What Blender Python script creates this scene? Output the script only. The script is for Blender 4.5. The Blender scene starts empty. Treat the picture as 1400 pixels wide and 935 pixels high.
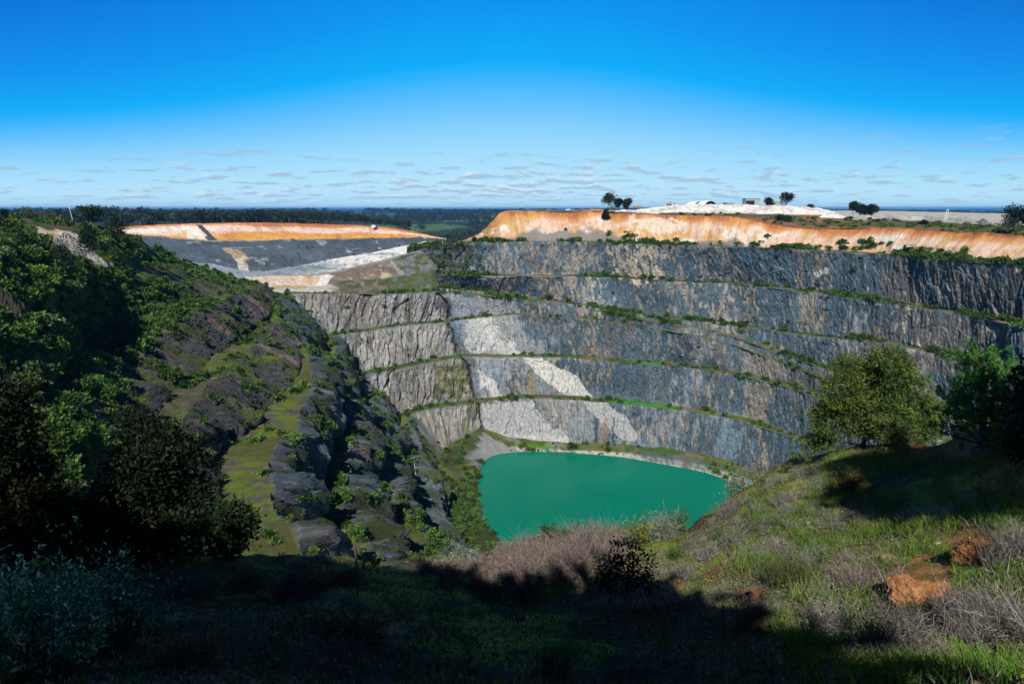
import bpy, math, random
import numpy as np
from mathutils import Vector, Matrix
C = bpy.context.scene.collection
R = math.radians

# ------------------------------------------------------------------ camera
PW, PH, F = 1400.0, 935.0, 777.0
TH = math.atan(182.5 / F)
CT, ST = math.cos(TH), math.sin(TH)
cd = bpy.data.cameras.new('camera'); cam = bpy.data.objects.new('camera', cd); C.objects.link(cam)
cd.sensor_width = 36; cd.lens = 36 * F / PW; cd.clip_start = 0.1; cd.clip_end = 90000
cam.location = (0, 0, 0); cam.rotation_euler = (math.pi / 2 - TH, 0, 0)
bpy.context.scene.camera = cam

# ------------------------------------------------------------------ light
SUN_EL, SUN_AZ = 46, 12          # azimuth: degrees to the left of straight behind the camera
sx = -math.sin(R(SUN_AZ)) * math.cos(R(SUN_EL)); sy = -math.cos(R(SUN_AZ)) * math.cos(R(SUN_EL)); sz = math.sin(R(SUN_EL))
sd = bpy.data.lights.new('sun', 'SUN'); sd.energy = 5.0; sd.angle = R(0.5); sd.color = (1.0, 0.955, 0.89)
sun = bpy.data.objects.new('sun', sd); C.objects.link(sun)
sun.rotation_euler = Vector((-sx, -sy, -sz)).to_track_quat('-Z', 'Y').to_euler(); sun.location = (-40, -40, 60)

W = bpy.data.worlds.new("World"); bpy.context.scene.world = W; W.use_nodes = True
def world():
    nt = W.node_tree; N = nt.nodes; L = nt.links; N.clear()
    out = N.new('ShaderNodeOutputWorld'); bg = N.new('ShaderNodeBackground'); bg.inputs[1].default_value = 0.087
    sky = N.new('ShaderNodeTexSky'); sky.sky_type = 'NISHITA'; sky.sun_disc = False
    sky.sun_elevation = R(SUN_EL); sky.sun_rotation = math.atan2(sx, sy)
    tc = N.new('ShaderNodeTexCoord'); sep = N.new('ShaderNodeSeparateXYZ'); L.new(tc.outputs['Generated'], sep.inputs[0])
    # deep polarised blue overhead, pale towards the horizon
    mr = N.new('ShaderNodeMapRange'); mr.inputs[1].default_value = 0.0; mr.inputs[2].default_value = 1.0
    x2 = N.new('ShaderNodeMath'); x2.operation = 'MULTIPLY'; L.new(sep.outputs[0], x2.inputs[0]); L.new(sep.outputs[0], x2.inputs[1])
    x3 = N.new('ShaderNodeMath'); x3.operation = 'MULTIPLY_ADD'; L.new(x2.outputs[0], x3.inputs[0]); x3.inputs[1].default_value = 2.3; x3.inputs[2].default_value = 1.0
    x4 = N.new('ShaderNodeMath'); x4.operation = 'MULTIPLY'; L.new(x3.outputs[0], x4.inputs[0]); L.new(sep.outputs[2], x4.inputs[1]); L.new(x4.outputs[0], mr.inputs[0])
    rp = N.new('ShaderNodeValToRGB'); L.new(mr.outputs[0], rp.inputs[0])
    stops = SKY_STOPS
    e = rp.color_ramp.elements
    while len(e) < len(stops): e.new(0.5)
    for i, (p, c) in enumerate(stops):
        e[i].position = p; e[i].color = (*c, 1)
    sc = N.new('ShaderNodeVectorMath'); sc.operation = 'SCALE'; sc.inputs[3].default_value = 10.0; L.new(rp.outputs[0], sc.inputs[0])
    mx = N.new('ShaderNodeMixRGB'); mx.inputs[0].default_value = 0.975; L.new(sky.outputs[0], mx.inputs[1]); L.new(sc.outputs[0], mx.inputs[2])
    # clouds: flat little cumulus in a low belt, seen in perspective on a plane far overhead
    def mth(op, a, b=None, c=None, clamp=False):
        n = N.new('ShaderNodeMath'); n.operation = op; n.use_clamp = clamp
        for i, q in enumerate((a, b, c)):
            if q is None: continue
            if isinstance(q, (int, float)): n.inputs[i].default_value = q
            else: L.new(q, n.inputs[i])
        return n.outputs[0]
    zz = mth('ADD', mth('MAXIMUM', sep.outputs[2], 0.0), 0.13)
    cx = N.new('ShaderNodeCombineXYZ')
    L.new(mth('DIVIDE', sep.outputs[0], zz), cx.inputs[0]); L.new(mth('DIVIDE', sep.outputs[1], zz), cx.inputs[1])
    def noise(scale, det, rough, dist=0.0, vec=None):
        n = N.new('ShaderNodeTexNoise'); n.inputs['Scale'].default_value = scale; n.inputs['Detail'].default_value = det
        n.inputs['Roughness'].default_value = rough; n.inputs['Distortion'].default_value = dist; L.new(vec or cx.outputs[0], n.inputs['Vector']); return n.outputs[0]
    def ramp(v, a, b):
        m = N.new('ShaderNodeMapRange'); m.interpolation_type = 'SMOOTHSTEP'; L.new(v, m.inputs[0]); m.inputs[1].default_value = a; m.inputs[2].default_value = b; return m.outputs[0]
    big = noise(0.30, 4, 0.55); sm = noise(3.4, 7, 0.58, 0.1)
    low = ramp(sep.outputs[2], 0.12, 0.03)
    bot = ramp(sep.outputs[2], 0.0, 0.02)
    dens = mth('ADD', mth('MULTIPLY', sm, 0.75), mth('MULTIPLY', big, 0.42))
    dens = mth('ADD', dens, mth('MULTIPLY', low, 0.12))
    cov = ramp(dens, 0.665, 0.755)
    cov = mth('MULTIPLY', cov, mth('ADD', mth('MULTIPLY', bot, 0.75), 0.25))
    cov = mth('MULTIPLY', cov, ramp(sep.outputs[2], 0.13, 0.06))
    # tops bright, bases grey: compare density here with density a little higher up
    sh = N.new('ShaderNodeMapping'); sh.inputs['Location'].default_value = (0.0, 0.16, 0.0); L.new(cx.outputs[0], sh.inputs[0])
    sm2 = noise(3.4, 7, 0.58, 0.1, sh.outputs[0])
    tone = ramp(mth('SUBTRACT', sm2, sm), -0.10, 0.13)
    cc = N.new('ShaderNodeMixRGB'); L.new(tone, cc.inputs[0]); cc.inputs[1].default_value = (3.6, 5.2, 7.0, 1); cc.inputs[2].default_value = (7.6, 8.9, 10.0, 1)
    m2 = N.new('ShaderNodeMixRGB'); L.new(mth('MULTIPLY', cov, 0.72), m2.inputs[0]); L.new(mx.outputs[0], m2.inputs[1]); L.new(cc.outputs[0], m2.inputs[2])
    L.new(m2.outputs[0], bg.inputs[0]); L.new(bg.outputs[0], out.inputs[0])
SKY_STOPS = [(0.0, (0.50, 0.78, 0.97)), (0.04, (0.50, 0.81, 1.0)), (0.10, (0.34, 0.72, 1.0)), (0.165, (0.13, 0.55, 1.0)), (0.205, (0.03, 0.46, 1.0)), (0.225, (0.0, 0.42, 0.97)),
             (0.305, (0.0, 0.30, 0.88)), (0.42, (0.0, 0.20, 0.74)), (0.53, (0.0, 0.13, 0.58)), (0.75, (0.0, 0.015, 0.10)), (1.0, (0.0, 0.006, 0.04))]
world()
vs = bpy.context.scene.view_settings
vs.view_transform = 'Standard'; vs.look = 'None'; vs.exposure = 0.2; vs.gamma = 1.0; vs.use_curve_mapping = False
cy = bpy.context.scene.cycles
cy.max_bounces = 4; cy.diffuse_bounces = 2; cy.glossy_bounces = 2; cy.transparent_max_bounces = 4; cy.transmission_bounces = 2
cy.volume_bounces = 0; cy.sample_clamp_indirect = 3.0

# ------------------------------------------------------------------ projection helpers (photo pixels <-> metres)
def ray(px, py):
    u = (px - 700.0) / F; v = (467.5 - py) / F
    return u, CT + v * ST, -ST + v * CT
def Pz(px, py, z):
    u, y, k = ray(px, py); t = z / k
    return (u * t, y * t, z)
def Pd(px, py, D):
    u, y, k = ray(px, py); t = D / y
    return (u * t, D, k * t)
def proj(P):
    x, y, z = P[..., 0], P[..., 1], P[..., 2]
    dep = np.maximum(y * CT - z * ST, 0.05); up = y * ST + z * CT
    return 700 + x / dep * F, 467.5 - up / dep * F

# ------------------------------------------------------------------ numpy noise
def _h(ix, iy, iz, seed):
    h = (ix.astype(np.int64) * 374761393 + iy.astype(np.int64) * 668265263 + iz.astype(np.int64) * 2147483647 + seed * 1274126177) & 0xffffffff
    h = ((h ^ (h >> 13)) * 1274126177) & 0xffffffff
    h = ((h ^ (h >> 16)) * 2246822519) & 0xffffffff
    return ((h ^ (h >> 15)) & 0xffffff) / float(0xffffff)
def vn(x, y, z=0.0, seed=0):
    x = np.asarray(x, float); y = np.asarray(y, float); z = np.asarray(z, float) + x * 0
    ix, iy, iz = np.floor(x), np.floor(y), np.floor(z)
    fx, fy, fz = x - ix, y - iy, z - iz
    fx = fx * fx * (3 - 2 * fx); fy = fy * fy * (3 - 2 * fy); fz = fz * fz * (3 - 2 * fz)
    r = 0
    for a in (0, 1):
        for b in (0, 1):
            for c in (0, 1):
                w = (fx if a else 1 - fx) * (fy if b else 1 - fy) * (fz if c else 1 - fz)
                r = r + w * _h(ix + a, iy + b, iz + c, seed)
    return r
def fbm(x, y, z=0.0, o=4, seed=0, g=0.5):
    s = 0; a = 1; t = 0; f = 1.0
    for i in range(o):
        s = s + a * vn(np.asarray(x) * f, np.asarray(y) * f, np.asarray(z) * f, seed + i * 17); t += a; a *= g; f *= 2.03
    return s / t
def worley(x, y, seed=0):
    """cell value and edge distance of jittered cells: blocky rock"""
    ix, iy = np.floor(x), np.floor(y)
    d1 = np.full(np.shape(x), 9.0); d2 = d1.copy(); v = np.zeros(np.shape(x)); gx = v.copy(); gy = v.copy()
    for a in (-1, 0, 1):
        for b in (-1, 0, 1):
            cx = ix + a; cyy = iy + b
            jx = cx + _h(cx, cyy, cx * 0, seed); jy = cyy + _h(cx, cyy, cx * 0 + 1, seed)
            d = (jx - x) ** 2 + (jy - y) ** 2
            nv = _h(cx, cyy, cx * 0 + 2, seed)
            c = d < d1
            d2 = np.where(c, d1, np.minimum(d2, d)); v = np.where(c, nv, v); gx = np.where(c, x - jx, gx); gy = np.where(c, y - jy, gy); d1 = np.where(c, d, d1)
    return v, np.sqrt(d2) - np.sqrt(d1), gx, gy
def sst(x, a, b):
    t = np.clip((x - a) / (b - a), 0, 1); return t * t * (3 - 2 * t)
def inpoly(px, py, poly):
    r = np.zeros(px.shape, bool); n = len(poly)
    for i in range(n):
        x1, y1 = poly[i]; x2, y2 = poly[(i + 1) % n]
        if y1 == y2: continue
        c = ((y1 > py) != (y2 > py)) & (px < (x2 - x1) * (py - y1) / (y2 - y1) + x1)
        r ^= c
    return r
def lerp3(a, b, t):
    return a + (b - a) * t[..., None]

# ------------------------------------------------------------------ mesh helpers
def tag(o, label=None, cat=None, group=None, kind=None):
    if label: o['label'] = label
    if cat: o['category'] = cat
    if group: o['group'] = group
    if kind: o['kind'] = kind
    return o
def mesh_np(name, V, loops, starts, mat=None, col=None, attrs=None, smooth=False, matidx=None):
    me = bpy.data.meshes.new(name)
    V = np.ascontiguousarray(V, dtype=np.float32); loops = np.ascontiguousarray(loops, dtype=np.int32)
    me.vertices.add(len(V)); me.vertices.foreach_set('co', V.ravel())
    me.loops.add(len(loops)); me.loops.foreach_set('vertex_index', loops)
    me.polygons.add(len(starts)); me.polygons.foreach_set('loop_start', np.ascontiguousarray(starts, dtype=np.int32))
    me.update(calc_edges=True)
    me.polygons.foreach_set('use_smooth', np.full(len(starts), bool(smooth)))
    if col is not None:
        a = me.attributes.new('col', 'FLOAT_COLOR', 'POINT'); c4 = np.ones((len(V), 4), np.float32); c4[:, :3] = col; a.data.foreach_set('color', c4.ravel())
    for k, v in (attrs or {}).items():
        if v.ndim == 2:
            a = me.attributes.new(k, 'FLOAT_VECTOR', 'POINT'); a.data.foreach_set('vector', np.ascontiguousarray(v, dtype=np.float32).ravel())
        else:
            a = me.attributes.new(k, 'FLOAT', 'POINT'); a.data.foreach_set('value', np.ascontiguousarray(v, dtype=np.float32))
    if mat:
        for m in (mat if isinstance(mat, (list, tuple)) else [mat]): me.materials.append(m)
    if matidx is not None: me.polygons.foreach_set('material_index', np.ascontiguousarray(matidx, dtype=np.int32))
    me.validate(); me.update()
    return me
def obj(name, me, parent=None, loc=None):
    o = bpy.data.objects.new(name, me); C.objects.link(o)
    if parent: o.parent = parent
    if loc is not None: o.location = loc
    return o
def grid_mesh(name, P, mat, col=None, attrs=None, smooth=False):
    nr, nc = P.shape[:2]
    i = np.arange(nr - 1)[:, None] * nc + np.arange(nc - 1)[None, :]
    q = np.stack([i, i + nc, i + nc + 1, i + 1], -1).reshape(-1, 4)   # rows run downwards/inwards
    at = {k: v.reshape(-1, 3) if v.ndim == 3 else v.ravel() for k, v in (attrs or {}).items()}
    return mesh_np(name, P.reshape(-1, 3), q.ravel(), np.arange(len(q)) * 4, mat, None if col is None else col.reshape(-1, 3), at, smooth)

def crom(S, n_per):
    """Catmull-Rom through stations S (k,3); n_per[i] samples on segment i"""
    S = np.asarray(S, float); k = len(S)
    A = np.vstack([2 * S[0] - S[1], S, 2 * S[-1] - S[-2]])
    out = []
    for i in range(k - 1):
        t = np.arange(n_per[i])[:, None] / n_per[i]
        p0, p1, p2, p3 = A[i], A[i + 1], A[i + 2], A[i + 3]
        c = 0.5 * ((2 * p1) + (-p0 + p2) * t + (2 * p0 - 5 * p1 + 4 * p2 - p3) * t ** 2 + (-p0 + 3 * p1 - 3 * p2 + p3) * t ** 3)
        l = p1 + (p2 - p1) * t
        out.append(0.6 * c + 0.4 * l)
    out.append(S[-1][None]); return np.vstack(out)
def loft(rows, segs, step=1.3, minper=2):
    """rows: list of station lists (equal length). returns grid P, row coordinate T (float row index per grid row)"""
    rows = [np.asarray(r, float) for r in rows]
    k = len(rows[0]); per = []
    for i in range(k - 1):
        m = 0
        for r in rows:
            if r[i][1] < 2 or r[i + 1][1] < 2: m = max(m, 12); continue
            a, b = proj(r[i]), proj(r[i + 1]); m = max(m, math.hypot(a[0] - b[0], a[1] - b[1]))
        per.append(max(minper, int(min(m, 260) / step)))
    L = [crom(r, per) for r in rows]
    G = []; T = []
    for j in range(len(L) - 1):
        for q in range(segs[j]):
            t = q / segs[j]; G.append(L[j] * (1 - t) + L[j + 1] * t); T.append(j + t)
    G.append(L[-1]); T.append(len(L) - 1.0)
    return np.stack(G), np.array(T)
def normals(P):
    du = np.gradient(P, axis=1); dv = np.gradient(P, axis=0)
    n = np.cross(dv, du); n /= np.linalg.norm(n, axis=-1, keepdims=True) + 1e-9
    return n
def arclen(P):
    d = np.linalg.norm(np.diff(P[:, :, :2], axis=1), axis=-1).mean(0); return np.concatenate([[0], np.cumsum(d)])
# ------------------------------------------------------------------ materials
MATS = {}
def nmat(name):
    m = bpy.data.materials.new(name); m.use_nodes = True; nt = m.node_tree; b = nt.nodes['Principled BSDF']
    b.inputs['Roughness'].default_value = 0.9
    if 'Specular IOR Level' in b.inputs: b.inputs['Specular IOR Level'].default_value = 0.15
    MATS[name] = m; return m, nt, b
def nmath(nt, op, a, b=None, clamp=False):
    n = nt.nodes.new('ShaderNodeMath'); n.operation = op; n.use_clamp = clamp
    for i, q in enumerate((a, b)):
        if q is None: continue
        if isinstance(q, (int, float)): n.inputs[i].default_value = q
        else: nt.links.new(q, n.inputs[i])
    return n.outputs[0]
def nrange(nt, v, a, b, c=0.0, d=1.0):
    m = nt.nodes.new('ShaderNodeMapRange'); nt.links.new(v, m.inputs[0])
    for i, q in enumerate((a, b, c, d)): m.inputs[i + 1].default_value = q
    return m.outputs[0]
def nnoise(nt, vec, scale, det=4, rough=0.6, mp=None, dist=0.0):
    L = nt.links
    if mp is not None:
        k = nt.nodes.new('ShaderNodeMapping'); k.inputs['Scale'].default_value = mp; L.new(vec, k.inputs[0]); vec = k.outputs[0]
    n = nt.nodes.new('ShaderNodeTexNoise'); L.new(vec, n.inputs['Vector']); n.inputs['Scale'].default_value = scale
    n.inputs['Detail'].default_value = det; n.inputs['Roughness'].default_value = rough; n.inputs['Distortion'].default_value = dist
    return n.outputs[0]
def nattr(nt, name):
    a = nt.nodes.new('ShaderNodeAttribute'); a.attribute_name = name; return a
def nscale(nt, colr, fac):
    v = nt.nodes.new('ShaderNodeVectorMath'); v.operation = 'SCALE'; nt.links.new(colr, v.inputs[0]); nt.links.new(fac, v.inputs[3]); return v.outputs[0]

def rock_material():
    m, nt, b = nmat('quarried_rock'); L = nt.links
    col = nattr(nt, 'col'); sv = nattr(nt, 'sv').outputs['Vector']
    a = nnoise(nt, sv, 1.0, 6, 0.7, (0.24, 0.15, 1.0), 1.2)       # broad vertical streaks
    f = nnoise(nt, sv, 1.0, 5, 0.75, (1.2, 0.75, 1.0), 0.8)
    va = nrange(nt, a, 0.30, 0.70, 0.80, 1.2); vf = nrange(nt, f, 0.30, 0.72, 0.5, 1.55)
    k = nmath(nt, 'MULTIPLY', va, vf)
    mo = nnoise(nt, sv, 1.0, 4, 0.8, (0.55, 0.42, 1.0), 0.3); k = nmath(nt, 'MULTIPLY', k, nrange(nt, mo, 0.34, 0.66, 0.72, 1.35))
    fl = nnoise(nt, sv, 1.0, 3, 0.7, (0.75, 0.26, 1.0), 0.8); k = nmath(nt, 'ADD', k, nrange(nt, fl, 0.60, 0.72, 0.0, 0.9))
    ck = nt.nodes.new('ShaderNodeTexVoronoi'); ck.feature = 'DISTANCE_TO_EDGE'
    mp = nt.nodes.new('ShaderNodeMapping'); mp.inputs['Scale'].default_value = (0.36, 0.13, 1.0); L.new(sv, mp.inputs[0])
    jn = nt.nodes.new('ShaderNodeVectorMath'); jn.operation = 'ADD'; L.new(mp.outputs[0], jn.inputs[0])
    nz = nt.nodes.new('ShaderNodeTexNoise'); nz.inputs['Scale'].default_value = 0.5; nz.inputs['Detail'].default_value = 3; L.new(sv, nz.inputs['Vector'])
    s2 = nt.nodes.new('ShaderNodeVectorMath'); s2.operation = 'SCALE'; s2.inputs[3].default_value = 0.9; L.new(nz.outputs['Color'], s2.inputs[0]); L.new(s2.outputs[0], jn.inputs[1])
    L.new(jn.outputs[0], ck.inputs['Vector']); ck.inputs['Scale'].default_value = 1.0
    crack = nrange(nt, ck.outputs['Distance'], 0.0, 0.05, 0.84, 1.0)
    k = nmath(nt, 'MULTIPLY', k, crack)
    det = nattr(nt, 'det').outputs['Fac']                          # how far the fracture pattern applies (1 rock, 0 soil)
    one = nmath(nt, 'SUBTRACT', 1.0, det)
    k = nmath(nt, 'ADD', nmath(nt, 'MULTIPLY', k, det), nmath(nt, 'MULTIPLY', one, nrange(nt, f, 0.2, 0.8, 0.6, 1.4)))
    L.new(nscale(nt, col.outputs['Color'], k), b.inputs['Base Color'])
    bp = nt.nodes.new('ShaderNodeBump'); bp.inputs['Strength'].default_value = 0.9; bp.inputs['Distance'].default_value = 0.8
    h = nmath(nt, 'ADD', f, nmath(nt, 'MULTIPLY', crack, 0.35)); L.new(h, bp.inputs['Height']); L.new(bp.outputs[0], b.inputs['Normal'])
    b.inputs['Roughness'].default_value = 0.8
    return m
def soil_material(name, sc, lo=0.55, hi=1.45, bump=0.3, dist=0.3):
    m, nt, b = nmat(name); L = nt.links
    col = nattr(nt, 'col'); g = nt.nodes.new('ShaderNodeNewGeometry').outputs['Position']
    a = nnoise(nt, g, sc, 6, 0.7); c = nnoise(nt, g, sc * 7, 4, 0.7)
    k = nmath(nt, 'MULTIPLY', nrange(nt, a, 0.28, 0.72, lo, hi), nrange(nt, c, 0.28, 0.72, lo, hi))
    L.new(nscale(nt, col.outputs['Color'], k), b.inputs['Base Color'])
    bp = nt.nodes.new('ShaderNodeBump'); bp.inputs['Strength'].default_value = bump; bp.inputs['Distance'].default_value = dist
    L.new(nmath(nt, 'ADD', a, nmath(nt, 'MULTIPLY', c, 0.4)), bp.inputs['Height']); L.new(bp.outputs[0], b.inputs['Normal'])
    return m
ROCK = rock_material()
SOIL = soil_material('soil_far', 0.25, bump=0.6, dist=1.0)
NEAR = soil_material('soil_near', 2.2, bump=0.8, dist=0.06)

def plain(name, rgb, rough=0.6, metal=0.0, var=0.25, sc=3.0):
    m, nt, b = nmat(name); L = nt.links
    g = nt.nodes.new('ShaderNodeTexCoord').outputs['Object']; a = nnoise(nt, g, sc, 5, 0.6)
    c = nt.nodes.new('ShaderNodeRGB'); c.outputs[0].default_value = (*rgb, 1)
    L.new(nscale(nt, c.outputs[0], nrange(nt, a, 0.25, 0.75, 1 - var, 1 + var)), b.inputs['Base Color'])
    b.inputs['Roughness'].default_value = rough; b.inputs['Metallic'].default_value = metal
    return m

# ------------------------------------------------------------------ the pit: lower benches (west wall, wing and far wall in one sweep)
def outward(S, w):
    S = np.asarray(S, float); t = np.gradient(S[:, :2], axis=0); t /= np.linalg.norm(t, axis=1, keepdims=True)
    o = S.copy(); w = np.asarray(w, float) * np.ones(len(S))
    o[:, 0] += -t[:, 1] * w; o[:, 1] += t[:, 0] * w; return o
def Z(L): return np.array([Pz(*p) for p in L])
def below(prev, pix, k=.4, b=5.0):
    """level of the next bench down, from a wall of slope k (run per metre of drop) and a bench b wide"""
    out = []
    for q, p in zip(prev, pix):
        u, y, kk = ray(p[0], p[1]); r = -kk / y
        z = -(r * (q[1] - b - k * q[2])) / (1 + k * r) if True else 0
        out.append(Pz(p[0], p[1], z))
    return np.array(out)
def D(L): return np.array([Pd(*p) for p in L])
K62 = Z([(430,800,-62),(400,725,-62),(375,690,-62),(372,618,-62),(405,580,-62),(425,520,-61),(420,482,-60),(388,432,-58),(384,402,-57.5),(437,401,-59),(519,402,-61),(603,400,-62),
         (692,408,-65),(770,416,-69),(850,433,-74),(930,446,-77.2),(1000,461,-82.8),(1077,487,-89),(1122,503,-92),(1204,533,-96),(1306,564,-97),(1420,600,-97),(1560,650,-97)])
K62[17:] = below(Z([(1077,455,-74.5),(1122,462,-74),(1204,469,-70),(1306,491,-70),(1420,530,-70),(1560,585,-70)]), [(1077,487),(1122,503),(1204,533),(1306,564),(1420,600),(1560,650)], .3, 2.0)
T62 = outward(K62, [30,30,30,25,14,7,5,6,6,6,6,5,7,8,8,8,8,8,8,8,8,8,8])
for i, q in enumerate([(330,800,-61),(300,735,-61),(290,690,-61),(292,597,-61)]): T62[i] = Pz(*q)
K84 = Z([(540,800,-84),(506,742,-84),(472,708,-84),(470,662,-84),(476,622,-84),(478,588,-84),(470,542,-84),(462,498,-84),(457,460,-84.5),(503,453,-84),(549,446,-83.5),(612,440,-83),
         (692,431,-77),(739,431.5,-76),(845,440,-77.5),(930,451,-81),(1000,466,-86.5),(1077,493,-92.5),(1114,508,-95),(1204,539,-99),(1306,570,-100),(1420,607,-100),(1560,660,-100)])
k_ = outward(K62, -4.0); k_[:, 2] -= 4.0; K84[15:] = k_[15:]; K84[14] = K84[14] * .6 + k_[14] * .4
T84 = outward(K84, [14,13,12,12,9,7,6,5,8,8,8,7,6,5,3,2.5,2.5,2.5,2.5,2.5,2.5,2.5,2.5])
K106 = Z([(640,800,-108),(600,752,-108),(575,716,-107),(545,682,-107),(527,655,-107),(520,622,-107),(509,590,-107),(499,550,-106.5),(492,518,-106),(523,508,-106),(558,502,-105.5),(631,488,-105),
          (705,489,-104),(778,489.5,-104),(850,496,-104),(930,501,-104),(1000,512,-104),(1070,528,-104),(1114,543,-104.5),(1190,570,-105),(1300,606,-106),(1420,646,-107),(1560,700,-108)])
K106[17:] = below(K84[17:], [(1070,528),(1114,543),(1190,570),(1300,606),(1420,646),(1560,700)], .3, 5)
T106 = outward(K106, [14,14,10,8,9,7,6,5,8,8,8,8,8,9,9,8,8,8,8,8,8,8,8])
K131 = Z([(690,800,-131),(636,765,-131),(594,738,-131),(578,711,-131),(572,670,-131),(567,632,-131),(563,606,-131),(560,586,-131),(560,568,-131),(577,562,-131),(602,557,-131),(654,551,-131),
          (722,545,-130),(778,547,-130),(850,552,-130),(930,561,-130),(987,570,-130),(1026,580,-130),(1070,595,-130),(1130,618,-130),(1230,655,-131),(1420,730,-132),(1560,790,-132)])
T131 = outward(K131, [14,14,14,14,14,12,9,6,8,8,8,8,8,9,9,8,8,8,8,8,8,8,8])
K157 = Z([(720,830,-152),(655,775,-152),(632,752,-152),(620,738,-152),(616,705,-151.5),(608,670,-151),(606,644,-150.5),(605,632,-150),(608,627,-150),(622,612,-150),(640,602,-149),(662,592,-149),
          (700,604,-156.5),(778,611,-157),(850,613,-157),(931,621,-157),(965,628,-157),(998,637,-157),(1040,650,-157),(1090,668,-157),(1200,710,-157),(1420,800,-157),(1560,860,-157)])
SH = Z([(790,850,-160),(722,775,-160),(690,745,-160),(665,715,-160),(657,690,-160),(654,665,-160),(656,648,-160),(659,637,-160),(662,631,-160),(666,627,-160),(673,623,-160),(686,620,-160),
        (711,617.6,-160),(767,617.8,-160),(850,624.7,-160),(931,639,-160),(965,646,-160),(1000,658,-160),(1050,676,-160),(1100,700,-160),(1200,740,-160),(1420,850,-160),(1560,900,-160)])
UW = SH.copy(); UW[:, 2] = -172; cen = np.array([Pz(830, 690, -160)])[:, :2]; UW[:, :2] = SH[:, :2] + (cen - SH[:, :2]) * 0.12

def strata(P, A):
    """(s, h) coordinates in metres used by rock noise; bedding leans on the west side"""
    s = np.arctan2(P[..., 0] - 25.0, P[..., 1] - 190.0) * 230.0; h = P[..., 2].copy(); return s, h

LB = dict(grey=(.076, .110, .137), brown=(.19, .135, .092), tan=(.30, .25, .19), pale=(.33, .335, .33), white=(.50, .49, .45), green=(.050, .085, .012), olive=(.10, .105, .03), dark=(.032, .037, .044),
          dirt=(.12, .10, .075), orange=(.50, .22, .07), peach=(.60, .43, .32), ochre=(.50, .27, .06), rust=(.28, .10, .05), rubble=(.16, .13, .11))
LB = {k: np.array(v) for k, v in LB.items()}
def mixc(c, name, m):
    t = LB[name] if isinstance(name, str) else np.array(name)
    return c + (t - c) * np.clip(m, 0, 1)[..., None]

def soft_poly(px, py, poly, w=4, n=None):
    """soft mask of a polygon: jittered by noise so its edge breaks up"""
    jx = px + (vn(px / 9, py / 9, 0, 5) - .5) * 2 * w + (vn(px / 3, py / 3, 0, 6) - .5) * w; jy = py + (vn(px / 9, py / 9, 3, 7) - .5) * 2 * w + (vn(px / 3, py / 3, 3, 8) - .5) * w
    return inpoly(jx, jy, poly).astype(float)

def rock_disp(P, s, h, amp, seed, skew=0.0, sx=4.0, sh=11.0):
    n = normals(P); u = s + skew * h
    v, e, gx, gy = worley(u / sx, h / sh, seed); v2, e2, gx2, gy2 = worley(u / (sx * .38), h / (sh * .45), seed + 3)
    d = (v - .5) * 1.0 + gx * 0.7 + (v2 - .5) * 0.45 + gx2 * 0.3 + (fbm(u / 22, h / 40, 0, 3, seed + 9) - .5) * 2.6
    d -= (e < 0.05) * 0.35
    P2 = P + n * (d * amp)[..., None]
    return P2, v, e, v2

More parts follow.
